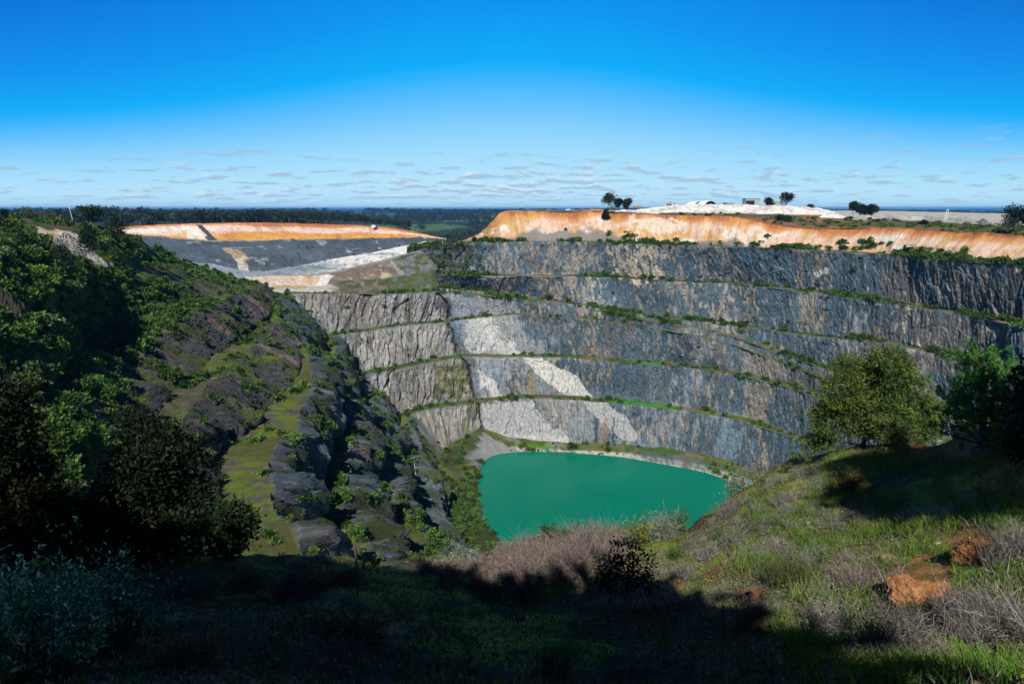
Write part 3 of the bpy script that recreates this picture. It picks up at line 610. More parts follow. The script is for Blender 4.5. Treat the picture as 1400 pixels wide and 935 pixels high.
    rk = sst(px + (fbm(px / 9, py / 9, 0, 3, 535) - .5) * 50, 525, 550); c = mixc(c, (.11, .12, .13), rk * .85); c = mixc(c, (.28, .28, .27), soft_poly(px, py, [(528,352),(534,352),(562,386),(556,388)], 1) * .6)
    c = mixc(c, (.05, .075, .02), rk * sst(fbm(px / 10, py / 6, 0, 4, 537), .50, .58) * .85)
    c = mixc(c, (.26, .25, .22), (seg == 0)[:, None] * .8); c = mixc(c, (.46, .43, .38), ((T > 2)[:, None] * sst(px, 470, 440)) * .9); c = mixc(c, (.42, .27, .12), soft_poly(px, py, [(372,390.5),(420,390),(420,394),(372,394.5)], .6) * .8)
    c = mixc(c, (.06, .08, .03), (T > 2)[:, None] * sst(px, 430, 480) * sst(fbm(px / 9, py / 4, 3, 3, 538), .38, .5))
    me = grid_mesh('spoil_slope', P2, SOIL, c); tag(obj('spoil_slope', me), kind='structure')
def outward_y(S, d):
    o = S.copy(); o[:, 1] += d; return o
left_pit()

# ------------------------------------------------------------------ plateau on the right, with spoil ridge
def plateau():
    # front edge overlaps the crest of the orange wall
    X = [690, 740, 800, 850, 900, 950, 1000, 1045, 1101, 1150, 1204, 1260, 1306, 1350, 1400, 1500, 1620]
    d0 = [474,474,472,468,448,423,405,396,385,366,348,325,305,292,280,255,232]
    y0 = [290,289.5,290,291,293.5,296,297,304,312,312.5,311.5,314,317,320,323,335,350]
    y1 = [289,288.5,289,289.5,290.5,291.5,292.5,293.5,296,300,301.5,303,306,309,312,322,335]
    y2 = [288.7,288.2,288,288.5,289,289.5,290,290.5,291,292,293,295,297.5,300,303,309,316]
    rows = [D([(x, y, d + 420) for x, y, d in zip(X, [288.2,287.8,287.6,287.5,287.5,287.5,288,288,288,288,288.5,289.5,290.5,291.5,293,296,300], d0)]),
            D([(x, y, d + 190) for x, y, d in zip(X, y2, d0)]), D([(x, y, d + 75) for x, y, d in zip(X, y1, d0)]), D([(x, y + .3, d - .6) for x, y, d in zip(X, y0, d0)])]
    far = rows[0].copy(); far[:, :2] *= 1.9; far[:, 2] = -48
    P, T = loft([far] + rows, [4, 14, 16, 18], 1.5); s, h = strata(P, 0)
    sc = sst(T[:, None], 4.0, 3.7) * sst(T[:, None], .8, 1.3)
    P2 = P.copy(); P2[..., 2] += (fbm(P[..., 0] / 14, P[..., 1] / 14, 0, 5, 601) - .5) * 2.2 * sc
    px, py = proj(P2)
    c = np.zeros(P.shape) + np.array((.10, .085, .05)); X_, Y_ = P[..., 0], P[..., 1]
    c = mixc(c, (.26, .12, .05), sst(fbm(X_ / 30, Y_ / 30, 0, 4, 603), .50, .60) * .85); c = mixc(c, (.055, .085, .025), sst(fbm(X_ / 22, Y_ / 22, 5, 4, 605), .50, .58) * .85)
    c = mixc(c, (.42, .42, .38), sst(T[:, None] + (fbm(X_ / 25, Y_ / 25, 8, 3, 607) - .5) * .8, 2.9, 2.5) * .85)
    c = mixc(c, (.20, .09, .045), sst(T[:, None], 3.75, 3.95) * .8)
    me = grid_mesh('plateau', P2, SOIL, c); tag(obj('plateau', me), kind='structure')
    # pale spoil heaps (one long ridge and loose heaps)
    def ridge(name, pts, dep, base, seed, colr, n=16, rough=1.0):
        """pts: (px, top py); base: (py) at its foot, dep: distance of crest"""
        xs = np.arange(pts[0][0], pts[-1][0] + 1, 1.5); ty = np.interp(xs, [p[0] for p in pts], [p[1] for p in pts]); dd = np.interp(xs, [p[0] for p in pts], dep)
        by = np.interp(xs, [p[0] for p in pts], base)
        cr = np.array([Pd(a, b, c_) for a, b, c_ in zip(xs, ty, dd)]); ft = np.array([Pd(a, b, c_) for a, b, c_ in zip(xs, by, dd)])
        ft[:, 2] -= 1.0; hh = np.maximum(cr[:, 2] - ft[:, 2], .3)
        G = []
        for t in np.linspace(-1, 1, n * 2 + 1):
            w = 1 - abs(t) ** 1.3
            q = ft.copy(); q[:, 1] += -t * hh * 1.9 - 0; q[:, 2] = ft[:, 2] + hh * w; G.append(q)
        G = np.stack(G); s_ = arclen(G)[None, :] + np.zeros(G.shape[:2])
        G[..., 2] += (fbm(G[..., 0] / 6, G[..., 1] / 3, 0, 5, seed) - .5) * 3.0 * rough * np.sin(np.linspace(0, np.pi, n * 2 + 1))[:, None]
        c_ = np.zeros(G.shape) + np.array(colr); c_ = mixc(c_, np.array(colr) * .6, sst(fbm(G[..., 0] / 9, G[..., 1] / 5, 0, 4, seed + 1), .5, .65) * .6)
        tag(obj(name, grid_mesh(name, G[::-1], SOIL, c_)), kind='structure')
    ridge('white_spoil_ridge', [(838,292),(862,288),(905,283),(925,280),(960,279.5),(1010,280),(1050,280.5),(1085,282),(1120,285),(1138,290),(1152,296)], [520]*11, [293,293,293.5,294,294.5,294.5,295,295.5,296,297,298], 611, (.55, .54, .50))
    ridge('white_spoil_heap', [(1120,297),(1139,288.5),(1156,297)], [460]*3, [297.5]*3, 613, (.62, .60, .56), 10, .4)
    ridge('grey_spoil_ridge', [(1155,296.5),(1200,295.5),(1260,296),(1300,297),(1312,296),(1330,300),(1346,301),(1362,309),(1375,312)], [440,430,420,400,395,385,375,360,350], [299,299,300,303,308,311,313,314,315], 615, (.34, .335, .31), 12, 1.2)
    ridge('orange_spoil_ridge', [(778,289),(800,287),(820,286),(845,288)], [560]*4, [290]*4, 617, (.32, .17, .09), 8, 1.0)
    ridge('white_spoil_bank', [(832,291),(850,287),(862,286.5),(880,289),(900,288)], [500]*5, [292]*5, 619, (.6, .58, .54), 8, .6)
plateau()

# ------------------------------------------------------------------ country beyond
def far_land():
    # one sheet with a hole where the pits are: a ring of rows from 700 m out to the horizon
    az = np.linspace(R(-78), R(78), 420); rr = np.concatenate([[640, 660], np.geomspace(700, 42000, 130)])
    RR, AZ = np.meshgrid(rr, az, indexing='ij')
    RR = RR + sst(AZ, R(-5), R(-9)) * (840 / np.cos(AZ) - 640) * np.clip(1 - (RR - 640) / 6000, 0, 1) + sst(AZ, R(-9), R(-5)) * 60
    X, Y = RR * np.sin(AZ), RR * np.cos(AZ)
    z = -52 + (fbm(X / 1600, Y / 1600, 0, 4, 701) - .5) * 44 * sst(RR, 900, 3000) + (fbm(X / 6000, Y / 6000, 2, 3, 703) - .5) * 120 * sst(RR, 3000, 12000)
    z -= sst(AZ, R(-38), R(-4)) * sst(AZ, R(20), R(-4)) * 34 * sst(RR, 5000, 1200)
    z += sst(AZ, R(-12), R(-20)) * 33 * sst(RR, 2500, 900)          # higher ground with the forest on the left
    z = np.minimum(z, -6 - RR * .0005)
    z[0] = -120
    P = np.stack([X, Y, z], -1)[::-1]; X, Y, RR = X[::-1], Y[::-1], RR[::-1]
    c = np.zeros(P.shape) + np.array((.022, .034, .018))
    f = fbm(X / 420, Y / 700, 0, 4, 711); v, e, _, _ = worley(X / 420, Y / 620, 713)
    field = (v > .70) & (RR > 1100) & (f > .46); c = mixc(c, (.06, .13, .03), field * .9); c = mixc(c, (.20, .17, .07), ((v > .93) & (RR > 1100) & (f > .46)) * .8)
    c = mixc(c, (.10, .075, .05), (RR < 760) * .7 * sst(fbm(X / 60, Y / 60, 0, 3, 715), .4, .5))
    tag(obj('land', grid_mesh('land', P, SOIL_L, c)), kind='structure'); return P, c
SOIL_L = soil_material('country', 0.004, .8, 1.2, 0.0)
LANDP, LANDC = far_land()
def terrain_filler():
    """ground around and behind the viewer and outside the frame, so the rim closes round the pit"""
    pass

def haze():
    V = np.array([(x, y, z) for x in (-46000, 46000) for y in (-3000, 46000) for z in (-210, 42)], float)
    F_ = [0,1,3,2, 4,6,7,5, 0,4,5,1, 2,3,7,6, 0,2,6,4, 1,5,7,3]
    me = mesh_np('haze', V, F_, np.arange(6) * 4); m = bpy.data.materials.new('haze_air'); m.use_nodes = True; nt = m.node_tree; nt.nodes.clear()
    o_ = nt.nodes.new('ShaderNodeOutputMaterial'); v = nt.nodes.new('ShaderNodeVolumePrincipled'); v.inputs['Color'].default_value = (0.10, 0.45, 1.0, 1); v.inputs['Density'].default_value = HAZE
    v.inputs['Anisotropy'].default_value = 0.0
    nt.links.new(v.outputs[0], o_.inputs['Volume']); me.materials.append(m); tag(obj('haze', me), kind='stuff')
HAZE = 4.5e-5
haze()
# ------------------------------------------------------------------ the slope the viewer stands on
def foreground():
    X = [-500, -250, -60, 60, 200, 330, 420, 480, 560, 640, 700, 790, 870, 930, 985, 1030, 1080, 1190, 1290, 1400, 1560, 1800]
    cy_ = [800, 770, 752, 748, 755, 765, 770, 770, 774, 758, 746, 739, 741, 722, 694, 655, 630, 607, 603, 578, 548, 520]
    cd_ = [12, 12, 12, 12.5, 13, 13, 13, 13.5, 14, 16, 18, 20, 21, 23.5, 26, 28, 28, 25, 22, 18, 15, 13]
    m1y = [960, 900, 860, 845, 840, 838, 838, 838, 838, 835, 832, 828, 822, 812, 790, 765, 750, 735, 720, 700, 690, 690]
    m1d = [6, 6.5, 7.2, 7.5, 8, 8.2, 8.4, 8.6, 8.9, 9.3, 9.8, 10.4, 11, 11.8, 12.8, 13.8, 14.2, 13.8, 12.8, 11.3, 9.5, 8]
    m2y = [1200, 1050, 980, 950, 945, 945, 945, 945, 945, 945, 945, 942, 940, 936, 925, 912, 900, 890, 880, 870, 880, 900]
    m2d = [3, 3.8, 4.2, 4.5, 4.7, 4.8, 4.9, 5, 5.1, 5.2, 5.3, 5.5, 5.7, 6, 6.4, 6.8, 7.2, 7.1, 6.8, 6.3, 5.2, 4.0]
    crest = D(list(zip(X, cy_, cd_))); m1 = D(list(zip(X, m1y, m1d))); m2 = D(list(zip(X, m2y, m2d)))
    feet = m2.copy(); feet[:, 0] *= .75; feet[:, 1] = 1.2; feet[:, 2] = -1.75 - .0 * feet[:, 0]
    back = feet.copy(); back[:, 0] *= 3; back[:, 1] = -14; back[:, 2] = -1.2
    bk2 = back.copy(); bk2[:, 0] *= 4.0; bk2[:, 1] = -90; bk2[:, 2] = 0.5
    # beyond the crest the ground falls away to the pit wall
    d1 = crest.copy(); d1[:, :2] *= 1.30; d1[:, 2] -= 9 + .28 * cd_mid(cd_); d2 = crest.copy(); d2[:, :2] *= 2.0; d2[:, 2] -= 62
    d3 = crest.copy(); d3[:, :2] *= 3.2; d3[:, 2] = -165
    P, T = loft([d3, d2, d1, crest, m1, m2, feet, back, bk2], [6, 8, 12, 60, 60, 16, 10, 8], 2.6)
    P2 = P.copy(); X_, Y_ = P[..., 0], P[..., 1]
    w = sst(T[:, None], 7.5, 6.2) * sst(T[:, None], -.5, 2.0)
    P2[..., 2] += ((fbm(X_ / 3.2, Y_ / 3.2, 0, 5, 801) - .5) * 1.1 + (fbm(X_ / .7, Y_ / .7, 0, 4, 803) - .5) * .22) * w
    # rills running down the slope on the right
    px, py = proj(P2)
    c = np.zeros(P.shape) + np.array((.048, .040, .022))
    c = mixc(c, (.125, .115, .055), soft_poly(px, py, [(900,800),(990,690),(1080,628),(1190,600),(1420,600),(1420,960),(1120,960),(1040,860),(960,820)], 16) * .8)  # paler soil painted over the sunlit ground, its edge following the cast shadow
    c = mixc(c, (.20, .25, .03), sst(fbm(X_ / 2.6, Y_ / 2.6, 0, 4, 811), .46, .58) * .9); c = mixc(c, (.17, .14, .09), sst(fbm(X_ / 1.9, Y_ / 1.9, 4, 4, 813), .52, .62) * .8)
    for poly in ([(1205,810),(1225,775),(1260,755),(1300,765),(1302,800),(1275,822),(1230,825)], [(1290,740),(1320,712),(1352,720),(1360,745),(1330,765),(1300,768)],
                 [(1240,612),(1290,600),(1335,598),(1330,622),(1290,640),(1255,632)], [(995,815),(1030,800),(1050,805),(1045,822),(1010,828)], [(1100,612),(1180,604),(1180,609),(1105,618)],
                 [(960,790),(985,765),(1010,755),(1000,775),(975,800)], [(1330,640),(1400,625),(1400,690),(1350,680)], [(900,800),(930,775),(950,775),(930,805)], [(980,690),(1010,665),(1020,675),(990,705)]):
        c = mixc(c, (.28, .125, .045), soft_poly(px, py, poly, 6) * .85)
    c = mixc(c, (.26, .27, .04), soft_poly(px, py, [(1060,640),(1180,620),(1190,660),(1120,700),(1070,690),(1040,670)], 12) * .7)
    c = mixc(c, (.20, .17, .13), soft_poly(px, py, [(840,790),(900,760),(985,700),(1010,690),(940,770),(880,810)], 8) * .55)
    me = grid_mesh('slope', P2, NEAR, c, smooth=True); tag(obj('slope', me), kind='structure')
    return P2, T
def cd_mid(a): return np.array(a, float) * 1.0
FG, TF = foreground()
# ------------------------------------------------------------------ foliage
def leaf_material(name, rough=0.6, trans=0.25, var=0.35):
    m = bpy.data.materials.new(name); m.use_nodes = True; nt = m.node_tree; b = nt.nodes['Principled BSDF']; L = nt.links; MATS[name] = m
    col = nattr(nt, 'col'); oi = nt.nodes.new('ShaderNodeObjectInfo')
    g = nt.nodes.new('ShaderNodeNewGeometry').outputs['Position']; a = nnoise(nt, g, 0.35, 3, 0.6)
    k = nmath(nt, 'MULTIPLY', nrange(nt, oi.outputs['Random'], 0, 1, 1 - var, 1 + var), nrange(nt, a, 0.3, 0.7, 0.8, 1.2))
    cs = nscale(nt, col.outputs['Color'], k); L.new(cs, b.inputs['Base Color']); b.inputs['Roughness'].default_value = rough; b.inputs['Specular IOR Level'].default_value = 0.2
    if trans > 0:
        t = nt.nodes.new('ShaderNodeBsdfTranslucent'); L.new(cs, t.inputs['Color']); mx = nt.nodes.new('ShaderNodeMixShader'); mx.inputs[0].default_value = trans
        L.new(b.outputs[0], mx.inputs[1]); L.new(t.outputs[0], mx.inputs[2]); L.new(mx.outputs[0], nt.nodes['Material Output'].inputs[0])
    return m
LEAF = leaf_material('leaves'); NEEDLE = leaf_material('needles', .5, .1, .2); STALK = leaf_material('dry_stalks', .8, .0, .1)
BARK = plain('bark', (.085, .065, .05), .9, 0, .4, 4.0); BARKP = plain('pale_bark', (.22, .18, .15), .8, 0, .4, 3.0)
RNG = np.random.default_rng(7)
def unit(v): return v / (np.linalg.norm(v, axis=-1, keepdims=True) + 1e-9)
def cards(P, A, L_, W_, rng, droop=0.0):
    """diamond leaves: centre base P, long axis A, lengths L_, widths W_"""
    n = len(P); r = unit(rng.normal(size=(n, 3))); B = unit(np.cross(A, r)); A = unit(A)
    a = (A * L_[:, None]); b = (B * W_[:, None] * .5)
    V = np.stack([P, P + a * .5 + b, P + a, P + a * .5 - b], 1).reshape(-1, 3)
    return V
def quads(V): n = len(V) // 4; return np.arange(n * 4), np.arange(n) * 4
def foliage(lobes, n_spray, per, leaf, width, rng, cols, spread=.35, shell=.55, up=.2, hang=0.0, flat=1.0):
    """lobes: (x,y,z,r[,squash]); sprays gather near the lobes' surface; returns V, colours"""
    lb = np.array([(l + (1.0,))[:5] if len(l) == 4 else l for l in lobes], float)
    w = lb[:, 3] ** 2; pick = rng.choice(len(lb), n_spray, p=w / w.sum())
    d = unit(rng.normal(size=(n_spray, 3))); d[:, 2] += up; d = unit(d)
    rad = lb[pick, 3] * (shell + (1 - shell) * rng.random(n_spray) ** .6) * (0.86 + .28 * rng.random(n_spray))
    ctr = lb[pick, :3] + d * rad[:, None] * np.stack([np.ones(n_spray), np.ones(n_spray), lb[pick, 4] * flat], 1)
    sz = spread * (.6 + .8 * rng.random(n_spray))
    off = rng.normal(size=(n_spray, per, 3)) * sz[:, None, None] * .5; off[..., 2] *= .7
    Pp = (ctr[:, None] + off).reshape(-1, 3)
    A = unit(unit(off.reshape(-1, 3)) * .6 + rng.normal(size=(len(Pp), 3)) * .6 + np.repeat(d, per, 0) * .5 + np.array([0, 0, up - hang]))
    Ls = leaf * (.6 + .8 * rng.random(len(Pp))); V = cards(Pp, A, Ls, width * (.7 + .6 * rng.random(len(Pp))), rng)
    ci = rng.random(n_spray); cl = np.array(cols, float); k = np.clip((ci * len(cl)).astype(int), 0, len(cl) - 1)
    c = cl[k] * (.75 + .5 * rng.random(n_spray))[:, None]; c = np.repeat(c, per, 0) * (.8 + .4 * rng.random(len(Pp)))[:, None]
    return V, np.repeat(c, 4, 0)
def leaf_mesh(name, V, c, mat=None):
    l, s_ = quads(V); return mesh_np(name, V, l, s_, mat or LEAF, c)
def tubes(paths, rads, sides=6):
    Vs, Ls, St = [], [], []; base = 0; lc = 0
    for p, r in zip(paths, rads):
        p = np.asarray(p, float); r = np.asarray(r, float); t = unit(np.gradient(p, axis=0)); a = unit(np.cross(t, np.array([.3, .9, .2]))); b = np.cross(t, a)
        th = np.linspace(0, 2 * np.pi, sides, endpoint=False)
        ring = p[:, None] + r[:, None, None] * (a[:, None] * np.cos(th)[None, :, None] + b[:, None] * np.sin(th)[None, :, None])
        n = len(p); Vs.append(ring.reshape(-1, 3))
        i = np.arange(n - 1)[:, None] * sides + np.arange(sides)[None]; j = np.arange(n - 1)[:, None] * sides + (np.arange(sides)[None] + 1) % sides
        q = np.stack([i, j, j + sides, i + sides], -1).reshape(-1, 4) + base; Ls.append(q.ravel()); St.append(lc + np.arange(len(q)) * 4); lc += q.size; base += n * sides
    return np.vstack(Vs), np.concatenate(Ls), np.concatenate(St)
def branch(a, b, r0, r1, rng, n=7, wob=.08):
    a, b = np.array(a, float), np.array(b, float); t = np.linspace(0, 1, n)[:, None]; L_ = np.linalg.norm(b - a)
    w = np.cumsum(rng.normal(size=(n, 3)) * wob * L_ / n, 0); w -= w[-1] * t; w[0] = 0
    return a + (b - a) * t + w, np.linspace(r0, r1, n)
def woody(name, paths, mat, parent, sides=6):
    V, l, s_ = tubes([p[0] for p in paths], [p[1] for p in paths], sides)
    return obj(name, mesh_np(name, V, l, s_, mat, smooth=True), parent)
def empty(name, loc):
    e = bpy.data.objects.new(name, None); C.objects.link(e); e.location = loc; e.empty_display_size = .5; return e

# height of the slope under a pixel
FGp = np.stack(proj(FG), -1); FGmask = (TF >= 2.85) & (TF <= 6.05)
_fg = FG[FGmask].reshape(-1, 3); _fp = FGp[FGmask].reshape(-1, 2)
def on_slope(px, py):
    return _fg[np.argmin((_fp[:, 0] - px) ** 2 + (_fp[:, 1] - py) ** 2)].copy()
def many_on_slope(pix):
    pix = np.asarray(pix, float); out = []
    for i in range(0, len(pix), 64):
        q = pix[i:i + 64]; d = (q[:, None, 0] - _fp[None, :, 0]) ** 2 + (q[:, None, 1] - _fp[None, :, 1]) ** 2; out.append(_fg[np.argmin(d, 1)])
    return np.vstack(out)

# --- shrubs on the hillside and the benches
GREENS = [(.055, .115, .020), (.085, .155, .022), (.038, .080, .020), (.14, .19, .075), (.040, .11, .045)]
def shrub_mesh(name, seed, cols, n=110, per=7, leaf=.30, width=.20):
    rng = np.random.default_rng(seed); k = rng.integers(3, 6)
    lobes = [(rng.normal() * .42, rng.normal() * .42, .42 + rng.random() * .35, .38 + rng.random() * .28) for _ in range(k)]
    V, c = foliage(lobes, n, per, leaf, width, rng, cols, .26, .6, .25); V[:, 2] = np.maximum(V[:, 2], -.15)
    return leaf_mesh(name, V, c)
SHR = [shrub_mesh('hillside_shrub', 20 + i, [GREENS[i % 5], GREENS[(i + 1) % 5], GREENS[i % 5]]) for i in range(8)]
SHF = [shrub_mesh('bench_shrub', 60 + i, [GREENS[i % 3], GREENS[(i + 1) % 3]], 40, 5, .42, .32) for i in range(5)]
def surf_sample(P, n, rng, mask=None, wgt=None):
    A = P[:-1, :-1]; d1 = P[1:, :-1] - A; d2 = P[:-1, 1:] - A; ar = np.linalg.norm(np.cross(d1, d2), axis=-1)
    if mask is not None: ar = ar * mask[:-1, :-1]
    pr = ar.ravel() / ar.sum(); k = rng.choice(len(pr), n, p=pr); i, j = np.unravel_index(k, ar.shape)
    u, v = rng.random((2, n)); return A[i, j] + d1[i, j] * u[:, None] + d2[i, j] * v[:, None], i, j
def stamp(meshes, pts, sizes, rng, zs=1.0):
    """merge copies of small meshes into one vertex soup (for stuff)"""
    src = []
    for me in meshes:
        V = np.empty(len(me.vertices) * 3, np.float32); me.vertices.foreach_get('co', V); c = np.empty(len(me.vertices) * 4, np.float32); me.attributes['col'].data.foreach_get('color', c)
        src.append((V.reshape(-1, 3), c.reshape(-1, 4)[:, :3]))
    Vs, Cs = [], []
    for p, s_ in zip(pts, sizes):
        V, c = src[rng.integers(len(src))]; a = rng.random() * 6.28; ca, sa = math.cos(a), math.sin(a)
        W_ = np.stack([V[:, 0] * ca - V[:, 1] * sa, V[:, 0] * sa + V[:, 1] * ca, V[:, 2] * zs], -1) * s_ + p; Vs.append(W_); Cs.append(c * (.65 + .7 * rng.random()))
    return np.vstack(Vs), np.vstack(Cs)
def visible(P):
    px, py = proj(P); return (px > -60) & (px < 1460) & (py > 250) & (py < 960)
def not_hidden(P, margin=4.0):
    """rough: hillside points are hidden when the foreground slope's skyline covers them"""
    px, py = proj(P); sky = np.interp(px, [0, 200, 330, 560, 640, 700, 790, 870, 930, 985, 1030, 1080, 1190, 1400], [748, 755, 765, 774, 758, 746, 739, 741, 722, 694, 655, 630, 607, 578])
    return py < sky + margin
def scatter_things(name, meshes, pts, sizes, rng, cat, label_fn, group, zs=(.8, 1.1)):
    for p, s_ in zip(pts, sizes):
        o = obj(name, meshes[rng.integers(len(meshes))], loc=p); o.rotation_euler = (0, 0, rng.random() * 6.28); k = zs[0] + (zs[1] - zs[0]) * rng.random(); o.scale = (s_, s_, s_ * k)
        tag(o, label_fn(p), cat, group)

def hill_vegetation():
    rng = np.random.default_rng(3)
    seg = np.floor(TH_).astype(int); m = np.ones(HIL.shape[:2]); m[seg == 0] = .10; m[seg == 1] = 1.0; m[np.isin(seg, [3, 5])] = 1.5; m[seg == 4] = .30; m[seg == 6] = .22; m = m * (1 - .55 * sst(proj(HIL)[0], 190, 300))
    g = fbm(HIL[..., 0] / 15, HIL[..., 1] / 15, HIL[..., 2] / 15, 3, 900); m = m * sst(g, .40, .52)
    px, py = proj(HIL); m = m * (1 - inpoly(px, py, [(40,310),(110,313),(160,368),(120,366),(56,332)]))
    m = m * (1 - .96 * inpoly(px, py, [(275,585),(330,600),(375,618),(372,650),(400,730),(300,735),(285,690)]))
    m = m / np.maximum(np.linalg.norm(HIL, axis=-1), 40) ** 1.1
    pts, i, j = surf_sample(HIL, 3600, rng, m); ok = visible(pts) & not_hidden(pts); pts = pts[ok]
    s1 = (.7 + 1.9 * rng.random(len(pts)) ** 2.0) * (1 - .25 * sst(proj(pts)[0], 180, 260))
    # shrubs between the ridges of the west wall and down on the lake shore
    seg2 = np.floor(TL).astype(int); m2 = np.zeros(LOW.shape[:2]); m2[np.isin(seg2, [2, 4, 6, 9])] = 1.0; m2[seg2 == 8] = 1; m2[np.isin(seg2, [1, 3, 5, 7])] = .13; m2[seg2 == 0] = .16
    m2[:, IC + 3:] = 0; m2 *= sst(fbm(LOW[..., 0] / 12, LOW[..., 1] / 12, 0, 3, 905), .36, .5)
    px, py = proj(LOW); m2 *= ~inpoly(px, py, [(300,590),(375,615),(372,650),(400,730),(310,720),(296,640)]) | (fbm(LOW[..., 0] / 5, LOW[..., 1] / 5, 0, 2, 6) > .64)
    p2, i, j = surf_sample(LOW, 1500, rng, m2); ok = visible(p2) & not_hidden(p2); p2 = p2[ok]; s2 = .8 + 1.5 * rng.random(len(p2)) ** 2
    P = np.vstack([pts, p2]); S = np.concatenate([s1, s2]); P[:, 2] -= .1 * S
    app = S / np.linalg.norm(P, axis=1); order = np.argsort(-app); a, b = order[:300], order[300:]
    print('shrubs', len(P))
    scatter_things('hillside_shrub', SHR, P[a], S[a], rng, 'shrub', lambda p: 'dense green shrub growing on the steep scrubby slope west of the pit', 'larger shrubs on the scrubby slope west of the pit')
    V, c = stamp(SHF, P[b], S[b], rng); o = obj('undergrowth', leaf_mesh('undergrowth', V, c)); tag(o, kind='stuff')
hill_vegetation()

def bench_vegetation():
    rng = np.random.default_rng(5); seg2 = np.floor(TL).astype(int)
    m2 = np.zeros(LOW.shape[:2]); m2[np.isin(seg2, [0, 2, 4, 6])] = 1.0; m2[8] = .6; m2[np.isin(seg2, [1, 3, 5])] = .008; m2[np.isin(seg2, [8, 9])] = .5; m2[:, :IC + 3] = 0
    m2 *= sst(fbm(LOW[..., 0] / 22, LOW[..., 1] / 22, LOW[..., 2] / 9, 3, 911), .44, .56); m2[seg2 == 0] *= 3.0
    p1, i, j = surf_sample(LOW, 760, rng, m2); s1 = .7 + 1.6 * rng.random(len(p1)) ** 2
    segu = np.floor(TU).astype(int); m = np.zeros(UPP.shape[:2]); m[segu == 2] = 2.2; m[segu == 4] = 1.0; m[segu == 6] = 1.5; m[segu == 1] = .03; m[np.isin(segu, [3, 5, 7])] = .006
    px, py = proj(UPP); m *= sst(fbm(UPP[..., 0] / 22, UPP[..., 1] / 22, UPP[..., 2] / 9, 3, 913), .42, .54); m += (inpoly(px, py, [(850,318),(880,326),(940,330),(1110,335),(1170,325),(1200,330),(1330,350),(1330,356),(1100,343),(850,333)]) * .8) * (segu == 1)[:, None]
    m += .25 * (px < 670) * (segu > 1)[:, None] * sst(fbm(px / 14, py / 6, 0, 3, 915), .45, .55)
    p2, i, j = surf_sample(UPP, 1150, rng, m); s2 = .8 + 1.8 * rng.random(len(p2)) ** 2
    P = np.vstack([p1, p2]); S = np.concatenate([s1, s2]); ok = visible(P); P, S = P[ok], S[ok]
    app = S / np.linalg.norm(P, axis=1); order = np.argsort(-app); a, b = order[:260], order[260:]; print('bench', len(P))
    def lab(p):
        return 'low green shrub rooted on a ledge of the terraced grey rock wall'
    scatter_things('bench_shrub', SHF, P[a], S[a], rng, 'shrub', lab, 'green shrubs along the ledges of the terraced rock wall')
    V, c = stamp(SHF, P[b], S[b], rng); tag(obj('ledge_growth', leaf_mesh('ledge_growth', V, c)), kind='stuff')
bench_vegetation()

# --- far trees
def tree_blob(name, seed, cols, n=60, per=6, trunk=True, wide=1.0, leaf=.10):
    """a small far tree about 1 m tall in its own units: trunk and crown in one mesh"""
    rng = np.random.default_rng(seed); k = rng.integers(4, 7)
    lobes = [(rng.normal() * .13 * wide, rng.normal() * .13 * wide, .55 + rng.random() * .25, .13 + rng.random() * .09) for _ in range(k)]
    V, c = foliage(lobes, n, per, leaf, leaf * .75, rng, cols, .10, .5, .1)
    l, s_ = quads(V)
    if not trunk: return leaf_mesh(name, V, c)
    ps = [branch((0, 0, -.05), (rng.normal() * .03, rng.normal() * .03, .55), .022, .010, rng, 4)] + [branch((0, 0, .3), (q[0], q[1], q[2]), .010, .004, rng, 3) for q in lobes[:3]]
    V2, l2, s2 = tubes([p[0] for p in ps], [p[1] for p in ps], 4)
    return mesh_np(name, np.vstack([V, V2]), np.concatenate([l, l2 + len(V)]), np.concatenate([s_, s2 + len(l)]), LEAF, np.vstack([c, np.tile([.16, .13, .10], (len(V2), 1))]))
GUM = [(.028, .042, .024), (.038, .052, .030), (.022, .034, .020)]
FT = [tree_blob('gum_tree', 100 + i, GUM) for i in range(6)]
FTL = [tree_blob('tree_crown', 130 + i, GUM, 34, 5, False, 1.2, .15) for i in range(5)]
